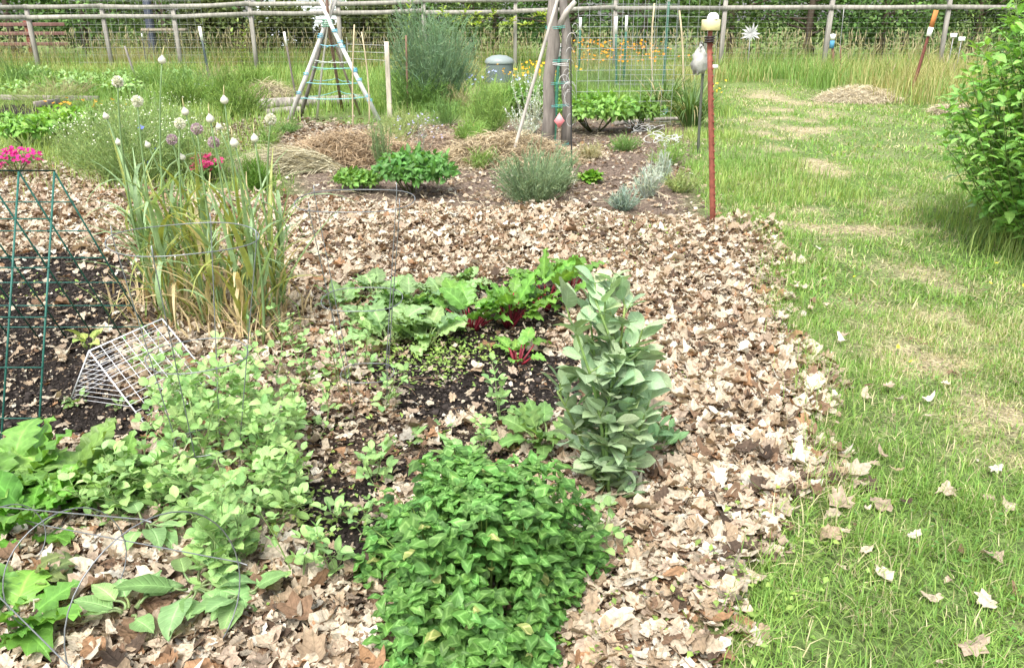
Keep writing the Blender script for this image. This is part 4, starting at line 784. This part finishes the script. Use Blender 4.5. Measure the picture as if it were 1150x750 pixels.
for (px, py, n, L, l, cc) in [(20, 555, 12, .19, 'leafy green turnip at the left edge below the green trellis', (.17, .33, .07)), (78, 556, 12, .18, 'leafy green turnip second from the left edge', (.20, .37, .09)), (38, 600, 10, .17, 'darker green turnip at the left edge nearest the dry leaves', (.14, .33, .05)), (128, 552, 10, .16, 'leafy green turnip between left edge greens and the peas', (.21, .38, .10)), (-20, 590, 10, .2, 'leafy turnip cut off by the left edge of the bed', (.16, .34, .06)), (10, 712, 9, .16, 'turnip with green leaves in the near left corner', (.16, .34, .06)), (30, 668, 3, .13, 'weed with faded red tinged leaves beside the toppled cage', (.20, .26, .09))]:
    B = gp(px, py); root = thing('turnip_plant', B, l, 'turnip plant', 'leafy turnips at the left edge'); rosette(root, B, n, L, 1.1, CRK, cc, .5, (.2, .3, .1), .3, 1.2, .005)
for (px, py, n, L, l) in [(222, 680, 5, .13, 'broad leaved foxglove with large matt green leaves between cage rings'), (150, 706, 4, .11, 'broad leaved foxglove with two round leaves in front of the cage ring'), (275, 688, 4, .10, 'broad leaved foxglove at the right rim of the toppled cage'), (165, 610, 4, .12, 'broad leaved foxglove under the pea plants')]:
    B = gp(px, py); root = thing('foxglove_plant', B, l, 'foxglove', 'broad leaved foxgloves'); rosette(root, B, n, L, 1.15, BRD, (.20, .34, .13), .3, (.25, .34, .14), .0, .45, .004, MATTE, lift=.06)
PEA = 'pale green pea plant in the crowded patch around the left wire cage'
for (px, py, h, lx) in [(185, 540, .22, -5), (212, 515, .30, 0), (232, 548, .34, 5), (255, 520, .38, 3), (270, 495, .36, 0), (300, 500, .32, 6), (315, 540, .30, 8), (285, 565, .32, 2), (255, 600, .30, -2), (225, 590, .22, -8), (160, 565, .2, -8), (205, 480, .25, 0), (240, 470, .30, 0), (315, 590, .2, 6), (262, 645, .34, 0), (195, 565, .22, 0), (300, 535, .3, 0), (240, 620, .25, 0), (250, 670, .22, 0), (135, 590, .18, 0), (330, 575, .22, 0), (175, 585, .2, 0), (280, 470, .3, 0), (325, 500, .24, 0), (220, 445, .26, 0)]:
    B = gp(px, py); root = thing('pea_plant', B, PEA, 'pea plant', 'pea plants in the left patch'); ns = 3; bb = B + rng.normal(0, .025, (ns, 3)) * [1, 1, 0]; tt = B + np.stack([rng.normal(0, .09, ns), rng.normal(0, .09, ns), h * U(.6, 1.0, ns)], 1)
    leafy_stems(root, bb, tt, 8, .050, ROU, (.26, .42, .14), (.26, .38, .14), .003, GLAU, True, .2, .35, .08, 1.15, taper=.2, rach=(.05, 1))
    a = Acc(); k = 5; q = tt[rng.integers(0, ns, k)]; th = np.linspace(0, 5, 10); V = np.stack([q[:, None, 0] + np.cumsum(np.cos(th + U(0, 6, (k, 1))) * .008, 1), q[:, None, 1] + th * .004, q[:, None, 2] + np.cumsum(np.sin(th + U(0, 6, (k, 1))) * .01, 1)], -1); tubes(a, V, .0009, 3, (.4, .5, .2), cap=False); a.build('tendril', LEAF, root)
for (px, py, h, l) in [(312, 428, .28, 'pea plant at the left of the small patch right of the garlic'), (345, 432, .28, 'pea plant in the middle of the small patch right of the garlic'), (378, 436, .26, 'pea plant at the right of the small patch by the upright cage'), (405, 420, .25, 'pea plant inside the upright cage at its front'), (335, 395, .24, 'pea plant at the back of the small patch right of the garlic'), (362, 480, .18, 'stray pea plant below the small patch'), (335, 655, .26, 'lone pea plant rising from dry leaves left of the dense bush'), (425, 540, .14, 'young pea seedling on dry leaves above the dense bush'), (560, 470, .22, 'slim pea seedling on dark soil left of the fava bean'), (430, 460, .22, 'slender pea plant at the foot of the upright cage'), (545, 505, .1, 'tiny pea seedling behind the dense bush'), (392, 590, .1, 'tiny seedling on the dark soil beside the dense bush'), (380, 655, .16, 'pea shoot leaning out left of the dense bush'), (690, 640, .14, 'bean shoot leaning out right of the dense bush')]:
    B = gp(px, py); root = thing('pea_plant', B, l, 'pea plant', 'stray pea plants'); ns = 2; bb = B + rng.normal(0, .015, (ns, 3)) * [1, 1, 0]; tt = B + np.stack([rng.normal(0, .05, ns), rng.normal(0, .05, ns), h * U(.75, 1.1, ns)], 1); leafy_stems(root, bb, tt, 5, .048, ROU, (.25, .41, .14), (.26, .38, .14), .0028, GLAU, True, .2, .35, .1, 1.1, rach=(.045, 1))
for (px, py, L, l) in [(455, 498, .08, 'small lettuce seedling with pale leaves left of centre on dark leaves'), (490, 488, .07, 'small lettuce seedling right of its neighbour on dark leaves'), (518, 520, .09, 'larger pale lettuce seedling just behind the dense bush'), (88, 452, .05, 'tiny seedling beneath the left corner of the wire basket'), (135, 455, .05, 'tiny seedling below the front edge of the wire basket')]:
    B = gp(px, py); root = thing('lettuce_seedling', B, l, 'seedling', 'lettuce seedlings'); rosette(root, B, 6, L, 1., OVA, (.22, .36, .13), .3, (.3, .4, .15), .2, 1., .002)
B = gp(165, 432); root = thing('squash_seedling', B, 'thin leaved seedling growing up through the white wire basket', 'seedling'); leafy_stems(root, np.array([B, B + [.03, .02, 0], B + [-.04, 0, 0]]), np.array([B + [.03, 0, .27], B + [.08, .02, .22], B + [-.08, .03, .2]]), 6, .045, OVA, (.22, .38, .12), (.35, .45, .15), .003)
B = gp(102, 402); root = thing('squash_seedling', B, 'yellow green leaved seedling behind the left corner of the basket', 'seedling'); rosette(root, B + [0, 0, .05], 4, .08, 1.2, BRD, (.36, .45, .12), .6, (.35, .45, .15), .5, 1.3, .003)
# ground cover weeds
acc = Acc(); PTS = [((455, 400), .12, 260), ((500, 405), .13, 240), ((480, 420), .12, 160), ((400, 440), .1, 80), ((350, 520), .2, 90), ((300, 575), .15, 160), ((760, 262), .3, 160), ((720, 300), .25, 110), ((690, 265), .3, 120), ((60, 330), .2, 60), ((780, 440), .1, 30), ((770, 700), .15, 60), ((680, 740), .1, 70), ((860, 620), .12, 100), ((330, 590), .12, 200), ((530, 395), .12, 140), ((430, 250), .3, 100), ((840, 690), .1, 80), ((340, 440), .12, 100)]
for (c0, r, k) in PTS:
    c = P(*c0); x = c[0] + rng.normal(0, r, k); y = c[1] + rng.normal(0, r, k); th = U(0, 6.28, k); d = np.stack([np.cos(th), np.sin(th), U(.1, .9, k)], 1); pick(acc, SIM, frame(d, np.array([0, 0, 1.]) + rng.normal(0, .3, (k, 3)), U(.012, .032, k)), np.stack([x, y, H(x, y) + U(.01, .05, k)], 1), shade((.23, .35, .08), k))
tag(acc.build('small_weeds', LEAF), 'tiny pale green weed seedlings scattered over soil and dry leaves', 'weeds', kind='stuff')

# ------------------------------------------------------------------ big shrub at right
base = np.array([4.3, 5.75, 0.]); root = thing('leafy_shrub', base, 'large leafy green shrub with pointed leaves beside the grass path at right', 'shrub')
n = 440; th = U(0, 6.28, n); q = U(0, 1, n) ** .5; b = base + np.stack([np.cos(th) * q * .5, np.sin(th) * q * .7, 0 * th], 1); hh = 2.02 - q ** 4 * 1.15; t = base + np.stack([np.cos(th) * (q * 1.22), np.sin(th) * (q * 1.35), hh * U(.85, 1.05, n)], 1)
leafy_stems(root, b, t, 17, .125, OVA, (.22, .42, .10), (.16, .22, .07), .005, LEAF, True, -.05, .35, .12, .95, taper=.2)

# ------------------------------------------------------------------ middle plots
B = gp(462, 218); bush('potato_plant', 'large round bushy green plant with lilac flowers in the middle plot', 'plant', B, .40, .44, 1500, .09, (.10, .24, .055), OVA); root = bpy.data.objects[-1] if False else None
B = gp(405, 214); bush('potato_plant', 'low bright green plant left of the round bushy one', 'plant', B, .26, .20, 500, .08, (.15, .29, .06), OVA)
B = gp(472, 180); root = thing('borage_plant', B, 'greyish plant with pale lilac flowers behind the round bushy plant', 'plant'); leafy_stems(root, np.tile(B, (8, 1)), B + np.stack([U(-.3, .3, 8), U(-.2, .2, 8), U(.35, .6, 8)], 1), 6, .06, LAN, (.24, .30, .22), (.3, .3, .25), .004); flowers(root, B + np.stack([U(-.3, .3, 40), U(-.3, .1, 40), U(.3, .55, 40)], 1), .015, (.38, .36, .50))
feathery('lavender_bush', 'grey green needle leaved bush at the centre of the plot', 'bush', gp(598, 228), .42, .50, 380, (.27, .38, .21), None, .003, .06, 9)
feathery('lavender_bush', 'small grey green needle bush right of the centre bush', 'bush', gp(625, 215), .25, .35, 160, (.20, .30, .14), None, .003, .06, 8)
B = gp(663, 205); root = thing('lettuce_plant', B, 'single bright green lettuce on bare soil right of the trunk', 'lettuce'); rosette(root, B, 22, .13, 1.3, CRK, (.20, .40, .05), .25, (.3, .4, .15), .3, 1.4, .004)
for (px, py, r, h, l, cc) in [(727, 222, .16, .36, 'silvery white upright plant on the soil near the red post', (.50, .57, .50)), (700, 236, .17, .2, 'blue grey low plant left of the silvery upright one', (.36, .47, .40)), (742, 205, .12, .3, 'thin silvery plant right of the silvery upright one', (.48, .55, .47))]:
    feathery('silver_plant', l, 'plant', gp(px, py), r, h, 70, cc, 'silvery plants near the red post', .004, .06, 8)
feathery('dill_plant', 'bright green feathery tuft at the left of the straw heap', 'plant', gp(290, 214), .16, .36, 160, (.15, .30, .045), None, .003, .07, 8)
feathery('dill_plant', 'grassy green tuft rising left of the pole tripod base', 'plant', gp(430, 190), .12, .6, 60, (.22, .32, .14), None, .003, .12, 5)
for (px, py, r, h, l) in [(600, 150, .38, .95, 'tall silvery white leaved plant left of the dead trunk'), (588, 165, .3, .5, 'lower silvery white plant before the tall silvery one')]:
    B = gp(px, py); root = thing('silver_plant', B, l, 'plant', 'silvery plants by the trunk'); k = 22; th = U(0, 6.28, k); leafy_stems(root, np.tile(B, (k, 1)), B + np.stack([np.cos(th) * r * U(.2, 1, k), np.sin(th) * r * U(.2, 1, k), h * U(.5, 1, k)], 1), 14, .065, LAN, (.56, .62, .55), (.5, .53, .46), .006, MATTE, True)
B = gp(668, 148); bush('bean_plant', 'dense mid green bushy plant right of the dead trunk', 'bush', B, .65, .60, 1500, .11, (.18, .34, .07)); bush('bean_plant', 'dense green bushy plant in front of the strappy clump', 'bush', gp(712, 146), .5, .5, 1000, .10, (.13, .24, .05))
bush('bean_plant', 'green bushy plant behind the dead trunk', 'bush', gp(600, 132), .7, .6, 900, .12, (.12, .24, .05))
# strappy clump
for (px, py, r, L, n, l) in [(775, 142, .12, .85, 190, 'big clump of arching dark green strap leaves before the wire trellis'), (745, 128, .12, .9, 130, 'clump of arching strap leaves behind and left of the big one')]:
    B = gp(px, py); root = thing('daylily_clump', B, l, 'daylily'); f = Acc(); th = U(0, 6.28, n); el = U(.75, 1.45, n); d = np.stack([np.cos(th) * np.cos(el), np.sin(th) * np.cos(el), np.sin(el)], 1); up = np.stack([-np.cos(th), -np.sin(th), np.full(n, .5)], 1); Ll = L * U(.6, 1.1, n)
    M = frame(d, up) * np.stack([Ll * .6, Ll, Ll], 1)[:, None, :]; pick(f, STR, M, B + np.stack([np.cos(th) * r, np.sin(th) * r, 0 * th], 1), np.where(U(0, 1, (n, 1)) < .15, np.array([.48, .42, .22]), np.array([.11, .20, .055])) * U(.7, 1.3, (n, 1))); f.build('foliage', LEAF, root)
# fennel / asparagus
feathery('asparagus_bush', 'big billowing blue green feathery bush in the back plot', 'bush', gp(487, 122), .95, 1.75, 620, (.21, .33, .19), None, .005, .17, 11)
feathery('asparagus_bush', 'low feathery green edge of growth below the billowing bush', 'bush', gp(470, 125), .8, .7, 260, (.15, .27, .07), None, .005, .14, 8)
for (px, py, r, h, l) in [(550, 150, .4, .75, 'soft feathery green plant between fennel bush and silvery plant'), (575, 130, .4, .6, 'soft feathery green plant under the orange poppies'), (530, 165, .25, .35, 'small soft feathery plant by the straw heap')]:
    feathery('fennel_plant', l, 'plant', gp(px, py), r, h, 220, (.27, .43, .11), 'soft feathery plants', .004, .11, 8)
# feathery white flowering bush behind garlic
for (px, py, r, h, l) in [(150, 205, .62, .75, 'left part of the feathery bush dotted with tiny white flowers behind the garlic'), (215, 200, .55, .6, 'right part of the feathery bush dotted with tiny white flowers'), (110, 190, .45, .6, 'feathery bush dotted with tiny white flowers nearest the magenta flowers'), (180, 165, .7, .7, 'farthest feathery bush dotted with tiny white flowers')]:
    B = gp(px, py); root = feathery('chamomile_bush', l, 'bush', B, r, h, 420, (.32, .45, .17), 'feathery white flowered bushes', .003, .07, 12); k = 130; th = U(0, 6.28, k); q = U(0, 1, k) ** .5; flowers(root, B + np.stack([np.cos(th) * q * r, np.sin(th) * q * r, h * (1.02 - .3 * q ** 2) + U(-.1, .05, k)], 1), .010, (.75, .76, .60), petals=5)
for c_, n in (((160, 168), 3), ((172, 178), 3)): pass
# magenta flowers
for (px, py, r, n, cc, l) in [(18, 196, .30, 130, (.55, .03, .22), 'mound of magenta flowers at the left edge'), (233, 205, .17, 90, (.55, .05, .18), 'small clump of crimson pink flowers behind the garlic'), (-20, 205, .25, 60, (.55, .03, .22), 'magenta flowers cut off by the left edge')]:
    B = gp(px, py); root = bush('sweet_william', l, 'flowers', B, r, .22, 420, .05, (.12, .24, .06), LAN, 'pink flower clumps'); th = U(0, 6.28, n); q = U(0, 1, n) ** .6; flowers(root, B + np.stack([np.cos(th) * q * r, np.sin(th) * q * r, .25 + U(-.05, .06, n) - .08 * q], 1), .03, cc, petals=5)
# blue cornflowers
for px, py, l in ((174, 168, 'highest blue cornflower among the garlic stalks'), (163, 183, 'lowest blue cornflower among the garlic stalks'), (159, 144, 'small blue cornflower far left among feathery foliage')):
    B = gp(172, 205); p = at(px, py, B[1]); B[0] = p[0] + .03; root = thing('cornflower', B, l, 'flower', 'blue cornflowers'); a = Acc(); tubes(a, np.array([B, p]), .003, 4, (.2, .3, .12)); a.build('stem', LEAF, root); flowers(root, [p], .035, (.18, .22, .75), petals=8)
# yellow and orange poppies
def poppies(px, py, rx, ry, h, n, l, cc):
    B = gp(px, py); root = thing('poppy_patch', B, l, 'flowers', 'orange poppy patches'); p = B + np.stack([rng.normal(0, rx, n), rng.normal(0, ry, n), h * U(.6, 1.1, n)], 1); a = Acc(); b = p.copy(); b[:, 2] = 0; b[:, :2] = B[:2] + (b[:, :2] - B[:2]) * .8; tubes(a, curve(b, p, rng.normal(0, .02, (n, 3)), 4), .003, 3, (.25, .35, .15), cap=False); a.build('stem', LEAF, root); flowers(root, p, .042, cc, petals=5, cup=.6)
    f = Acc(); k = n * 10; q = B + np.stack([rng.normal(0, rx, k), rng.normal(0, ry, k), 0 * np.zeros(k)], 1); d = nrm(rng.normal(0, .4, (k, 3)) + [0, 0, 1]); Lk = h * U(.4, .9, k); M = frame(d, rng.normal(0, 1, (k, 3))) * np.stack([np.full(k, .008), Lk, Lk], 1)[:, None, :]; pick(f, BL, M, q, shade((.20, .30, .12), k)); f.build('foliage', GRASSM, root)
poppies(690, 98, .7, .8, 1.0, 150, 'patch of orange poppies behind the pair of white tipped posts', (.80, .30, .02)); poppies(603, 105, .45, .5, .6, 70, 'patch of orange and yellow poppies left of the dead trunk', (.82, .42, .03)); poppies(800, 125, .12, .15, .5, 10, 'few yellow poppies right of the dark stake', (.8, .55, .05)); poppies(95, 128, .35, .2, .25, 22, 'low orange marigold like flowers at the left by the dark bed', (.80, .36, .04))
poppies(560, 112, .5, .4, .5, 26, 'pale blue small flowers left of the poppies', (.36, .42, .66))
# left middle: leafy crops
for (px, py, r, h, l, cc) in [(70, 155, .42, .45, 'broad leaved bright green crop in front of the dark soil at left', (.16, .30, .05)), (30, 165, .4, .4, 'broad leaved green crop at the left edge above the magenta flowers', (.14, .28, .05)), (95, 145, .35, .35, 'broad leaved crop beside the feathery bush', (.17, .31, .06)), (12, 150, .4, .3, 'low green crop at the far left edge', (.15, .28, .06))]:
    bush('leafy_crop', l, 'plant', gp(px, py), r, h, 330, .12, tuple(np.array(cc) * 1.25), BRD, 'broad leaved crops at left')
PL = 'bushy green potato plant in the long row before the meadow at left'
for px in (8, 38, 68, 100, 132, 165, 198, 30, 85, 145): bush('potato_plant', PL, 'plant', gp(px + U(-5, 5), 108 if px in (30, 85, 145) else 98), .60, U(.3, .6), 240, .12, (.24, .38, .13), OVA, 'potato row')
for (px, py, l) in [(255, 112, 'airy green plant right of the round tray'), (285, 105, 'airy green plant near the straw mound'), (270, 130, 'airy green plant behind the brown mulch'), (210, 120, 'airy yellow green plant below the round tray')]: feathery('wild_plant', l, 'plant', gp(px, py), .6, .6, 160, (.20, .32, .07), 'airy green plants', .006, .16, 7)
# brown mulch and planks at left
acc = Acc(); n = 5000; c = P(268, 148); x = c[0] + rng.normal(0, .75, n); y = c[1] + rng.normal(0, .9, n); litter(acc, x, y, U(.04, .11, n), LITF, .5, .03, U(.4, .9, n)); c = P(80, 215); x = c[0] + rng.normal(0, .5, n); y = c[1] + rng.normal(0, 1.3, n); litter(acc, x, y, U(.04, .09, n), LITF, .4, .02, U(.8, 1., n))
tag(acc.build('mulch', DRY), 'coarse brown bark mulch on the paths between the far plots', 'mulch', kind='stuff')
c = P(30, 128); acc = Acc(); n = 5000; x = c[0] + U(-2.4, 1.4, n); y = c[1] + U(-1.2, 1.0, n); s = U(.03, .12, n); acc.inst(CL, frame(nrm(rng.normal(0, 1, (n, 3))), nrm(rng.normal(0, 1, (n, 3))), s), np.stack([x, y, H(x, y) + .03], 1), np.array([.035, .03, .028]) * U(.5, 1.6, (n, 1))); tag(acc.build('dark_soil', CLAY), 'freshly dug dark soil of the far left bed', 'soil', kind='stuff')
for (b, t, l) in [((-40, 116), (112, 118), 'weathered plank edging the far side of the dark left bed'), ((40, 125), (68, 121), 'short pale board lying in the dark left bed')]:
    p0 = gp(*b); p1 = gp(*t); p0[2] = p1[2] = .12; root = thing('wooden_plank', (p0 + p1) / 2, l, 'plank', 'planks'); a = Acc(); tubes(a, np.array([p0, (p0 + p1) / 2, p1]), 1., prof=SQ * np.array([.025, .05]), col=(.26, .23, .20)); a.build('board', WOOD, root)
# straw heaps
def straw(px, py, rx, ry, h, n, L, l, cc=(.60, .50, .33), dirv=None):
    B = gp(px, py); a = Acc(); q = np.sqrt(U(0, 1, n)); th = U(0, 6.28, n); x = B[0] + np.cos(th) * q * rx; y = B[1] + np.sin(th) * q * ry; z = H(x, y) + h * (1 - q ** 2) * U(.5, 1.05, n) + .01
    dd = U(0, 6.28, n) if dirv is None else rng.normal(dirv, .35, n); d = np.stack([np.cos(dd), np.sin(dd), rng.normal(0, .3, n)], 1); Ln = L * U(.5, 1.3, n); M = frame(d, np.array([0, 0, 1.]) + rng.normal(0, .3, (n, 3))) * np.stack([np.full(n, .009) * U(.6, 1.4, n), Ln, Ln], 1)[:, None, :]
    cb = np.where(U(0, 1, (n, 1)) < .22, np.array(cc) * .4, np.array(cc)); pick(a, BL[:2], M, np.stack([x, y, z], 1), cb * U(.7, 1.2, (n, 1)))
    gq = 14; 
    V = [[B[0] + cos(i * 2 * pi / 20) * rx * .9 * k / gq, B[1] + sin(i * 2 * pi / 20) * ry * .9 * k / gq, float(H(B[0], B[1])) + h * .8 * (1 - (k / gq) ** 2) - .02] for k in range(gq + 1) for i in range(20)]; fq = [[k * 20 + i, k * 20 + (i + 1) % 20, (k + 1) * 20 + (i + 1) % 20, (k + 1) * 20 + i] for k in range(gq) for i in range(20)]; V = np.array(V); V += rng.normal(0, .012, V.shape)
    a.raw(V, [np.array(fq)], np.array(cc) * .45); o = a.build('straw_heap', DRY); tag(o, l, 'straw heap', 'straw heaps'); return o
straw(568, 182, .95, .6, .34, 7500, .2, 'rounded heap of bleached straw between the round plant and the dead trunk'); straw(395, 180, .95, .6, .34, 6500, .24, 'heap of brown straw and dead leaves below the tripod', (.52, .40, .26)); straw(335, 190, .55, .4, .22, 2600, .38, 'fan of long pale straw blades spilling left below the tripod', (.64, .60, .42), 3.6)
straw(303, 112, .7, .6, .42, 2600, .3, 'small dome of dry straw left of the tripod by the log', (.60, .54, .36)); straw(962, 112, .9, 1.0, .32, 4200, .2, 'pale heap of dry cut grass at the end of the lawn', (.72, .64, .46)); straw(500, 165, .5, .4, .16, 1800, .14, 'flat scatter of brown straw behind the lilac flowered plant', (.48, .37, .27)); straw(640, 175, .5, .35, .08, 1500, .12, 'thin straw scatter around the foot of the dead trunk', (.62, .52, .38)); straw(1070, 128, .4, .5, .2, 1200, .2, 'small pale straw heap left of the big shrub', (.66, .58, .42))
# wispy weeds filling the back plots
WZ = [(300, 165, .3, .3), (455, 150, .4, .4), (500, 140, .4, .5), (520, 125, .4, .5), (540, 190, .2, .25), (440, 165, .3, .35), (700, 170, .25, .2), (660, 180, .2, .2), (750, 185, .25, .25), (765, 215, .2, .2), (635, 140, .35, .4), (480, 105, .6, .6), (400, 110, .6, .5), (350, 108, .5, .5), (320, 150, .3, .2), (530, 95, .6, .7), (640, 115, .5, .6), (780, 110, .5, .5), (20, 100, .9, .8), (70, 112, .8, .5), (175, 100, .9, .8), (50, 118, .8, .4), (215, 108, .8, .7), (245, 100, .7, .7), (110, 135, .5, .5)]
WL = ['beside the straw fan', 'in front of the billowing feathery bush', 'between the billowing bush and the big straw heap', 'right of the billowing feathery bush', 'just right of the big round bushy plant', 'left of the lilac flowered plant', 'on bare soil below the bushy plants', 'at the foot of the dead trunk', 'on bare soil left of the dark stake', 'beside the silvery plants', 'directly behind the dead trunk', 'at the back of the billowing bush', 'inside the pole tripod', 'behind the long driftwood log', 'on the mulch before the tripod', 'before the domed garden bin', 'under the white tipped posts', 'behind the strappy clump', 'in the potato row at far left', 'between potato row and dark bed', 'right of the leaning grey stake', 'over the far left plank', 'at the right end of the potato row', 'before the white tipped post with blue ties', 'beside the broad leaved crops']
for q, ((px, py, r, h), l) in enumerate(zip(WZ, WL)): feathery('wild_weed', 'wispy tangle of weeds ' + l, 'weeds', gp(px, py), r, h, int(50 + 120 * r), [(.24, .38, .10), (.34, .42, .16), (.18, .32, .09), (.42, .40, .22)][q % 4], 'wispy weeds in the back plots', .0035, .09, 7)
acc = Acc(); n = 9000; x, y = scatter(n, -4, 3.4, 7.2, 15); keep = U(0, 1, n) < sm(sdpoly(x, y, PLOT), -.1, .3) * sm(fbm(x, y, .7, 121), .42, .62) * .9; x, y = x[keep], y[keep]; k = len(x)
th = U(0, 6.28, k); Ls = U(.06, .22, k); M = frame(np.stack([np.cos(th), np.sin(th), rng.normal(0, .15, k)], 1), np.array([0, 0, 1.]) + rng.normal(0, .3, (k, 3))) * np.stack([np.full(k, .008), Ls, Ls], 1)[:, None, :]; pick(acc, BL[:2], M, np.stack([x, y, H(x, y) + U(.01, .06, k)], 1), np.array([.60, .52, .36]) * U(.5, 1.15, (k, 1)))
tag(acc.build('loose_straw', DRY), 'loose pale straw strewn over the soil of the back plot', 'straw', kind='stuff')
# twine tangles
for (px, py, cc, l) in [(737, 132, (.18, .50, .55), 'tangle of turquoise twine at the foot of the strappy clump'), (745, 163, (.75, .78, .78), 'tangle of white and blue string on the soil before the strappy clump'), (722, 150, (.8, .8, .8), 'small heap of white netting by the bushy plant'), (640, 42, (.6, .6, .58), 'x')][:3]:
    B = gp(px, py); root = thing('twine_tangle', B, l, 'twine', 'twine tangles'); a = Acc()
    for q in range(9): t = np.linspace(0, U(4, 9), 30); r = U(.04, .13); o = rng.normal(0, .09, 3); tubes(a, np.stack([B[0] + o[0] + np.cos(t) * r, B[1] + o[1] + np.sin(t * 1.3) * r, B[2] + .06 + np.abs(o[2]) * .5 + np.sin(t * .7 + q) * .05], 1), .0032, 4, np.array(cc) if q % 3 else (.75, .78, .78))
    a.build('twine', CLOTH, root)
# vine on tall stick near top centre
B = at(460, 125, 16.5); B[2] = 0; root = thing('vine_shoot', B, 'yellow green vine shoot climbing above the brown stake', 'vine'); T = at(461, 4, 16.5); leafy_stems(root, B[None], T[None], 16, .2, BRD, (.30, .42, .08), (.3, .25, .12), .01)
B = gp(578, 100); root = thing('vine_shoot', B, 'yellow green vine trailing along the back fence left of the dead trunk', 'vine'); k = 12; bb = np.stack([np.linspace(-2.5, 1.3, k), np.full(k, 27.7), U(1.3, 1.7, k)], 1); leafy_stems(root, bb, bb + np.stack([U(.1, .6, k), 0 * bb[:, 0], U(.0, .4, k)], 1), 7, .22, BRD, (.30, .40, .08), (.3, .25, .12), .008)
B = gp(598, 110)
for (px, py, h, l) in [(268, 80, 1.3, 'leafy vine sapling left of the tripod before the shrubs'), ]:
    B = gp(px + 5, py); root = thing('young_sapling', B, l, 'sapling'); leafy_stems(root, B + rng.normal(0, .08, (4, 3)) * [1, 1, 0], B + np.array([[0, 0, 1.5], [.2, 0, 1.2], [-.25, 0, 1.2], [.1, 0, .9]]), 9, .2, OVA, (.26, .36, .08), (.2, .2, .1), .01)
# clover of single oak leaves on the lawn
LD = [((912, 535), .13, 'large pale leaf curled at the litter edge, right of the fava bean', 0), ((940, 585), .13, 'wide grey brown maple leaf lying on grass at the litter edge', 4), ((905, 575), .12, 'bleached ragged leaf left of the wide grey brown maple leaf', 5), ((1062, 560), .09, 'tan leaf lying in the grass above the bottom right corner', 1), ((1130, 575), .09, 'beige leaf at the right edge of the lawn', 1), ((1090, 738), .12, 'brown and buff leaf at the bottom edge of the lawn', 4), ((1040, 457), .07, 'small white leaf in the middle of the lawn', 5), ((970, 455), .09, 'tan leaf lying flat left of the small white leaf', 1), ((1025, 612), .07, 'slim white leaf standing on edge in the near lawn', 5), ((990, 660), .08, 'narrow cream leaf in the near lawn', 0), ((918, 285), .07, 'small pale leaf on the lawn near the red post', 5), ((1112, 636), .08, 'grey brown leaf half sunk in the grass near the right edge', 4), ((928, 620), .10, 'pair of torn brown leaves nearest the litter edge', 2), ((1105, 690), .09, 'pale torn leaf above the brown and buff one', 0), ((944, 392), .08, 'pale ragged leaf on the lawn left of the path middle', 5), ((900, 335), .08, 'pale leaf on the grass just right of the litter mound', 0)]
for q, ((px, py), s, l, ci) in enumerate(LD):
    B = gp(px, py); a = Acc(); a.inst(LITN[[0, 1, 3, 4, 6, 7, 9, 10][q % 8]], frame(np.array([[cos(q), sin(q), .15]]), np.array([[U(-.4, .4), -.35, 1]]), np.array([s])), (B + [0, 0, .035])[None], LP[ci][None]); o = a.build('fallen_leaf', DRY); tag(o, l, 'leaf', 'fallen leaves on the lawn')
# yellow buttercups in the lawn
for q in [(1117, 307), (1110, 330), (1147, 332), (1006, 403), (1020, 421), (958, 322)]:
    B = gp(*q); p = B + [0, 0, .07]; root = thing('buttercup', B, 'tiny yellow buttercup in the lawn grass', 'flower', 'buttercups in the lawn'); a = Acc(); tubes(a, np.array([B, p]), .0012, 4, (.2, .3, .1)); a.build('stem', LEAF, root); flowers(root, [p], .014, (.8, .7, .05), petals=5)

# ------------------------------------------------------------------ light
w = bpy.data.worlds.new('World'); SC.world = w; w.use_nodes = True; nt = w.node_tree; nt.nodes.clear()
SE, SR = rad(58), rad(200)
sky = nt.nodes.new('ShaderNodeTexSky'); sky.sky_type = 'NISHITA'; sky.sun_disc = False; sky.sun_elevation = SE; sky.sun_rotation = SR; sky.dust_density = 3.; sky.air_density = 1.2
hsv = nt.nodes.new('ShaderNodeHueSaturation'); hsv.inputs['Saturation'].default_value = .35; bg = nt.nodes.new('ShaderNodeBackground'); bg.inputs[1].default_value = .125; out = nt.nodes.new('ShaderNodeOutputWorld')
nt.links.new(sky.outputs[0], hsv.inputs['Color']); nt.links.new(hsv.outputs[0], bg.inputs[0]); nt.links.new(bg.outputs[0], out.inputs[0])
ld = bpy.data.lights.new('sun', 'SUN'); ld.energy = 1.5; ld.angle = rad(20); ld.color = (1., .95, .87); lo = bpy.data.objects.new('sun', ld); COL.objects.link(lo)
# sun_rotation r points towards (sin r, cos r) ; lamp shines the other way
dv = Vector((sin(SR) * cos(SE), cos(SR) * cos(SE), sin(SE))); lo.rotation_euler = dv.to_track_quat('Z', 'Y').to_euler(); lo.location = (0, 0, 20)
SC.view_settings.view_transform = 'Standard'; SC.view_settings.look = 'None'; SC.view_settings.exposure = 1.6; SC.view_settings.gamma = 1
SC.render.engine = 'CYCLES'; SC.cycles.max_bounces = 5; SC.cycles.diffuse_bounces = 3; SC.cycles.transmission_bounces = 3; SC.cycles.transparent_max_bounces = 4; SC.render.resolution_x = 1024; SC.render.resolution_y = 667
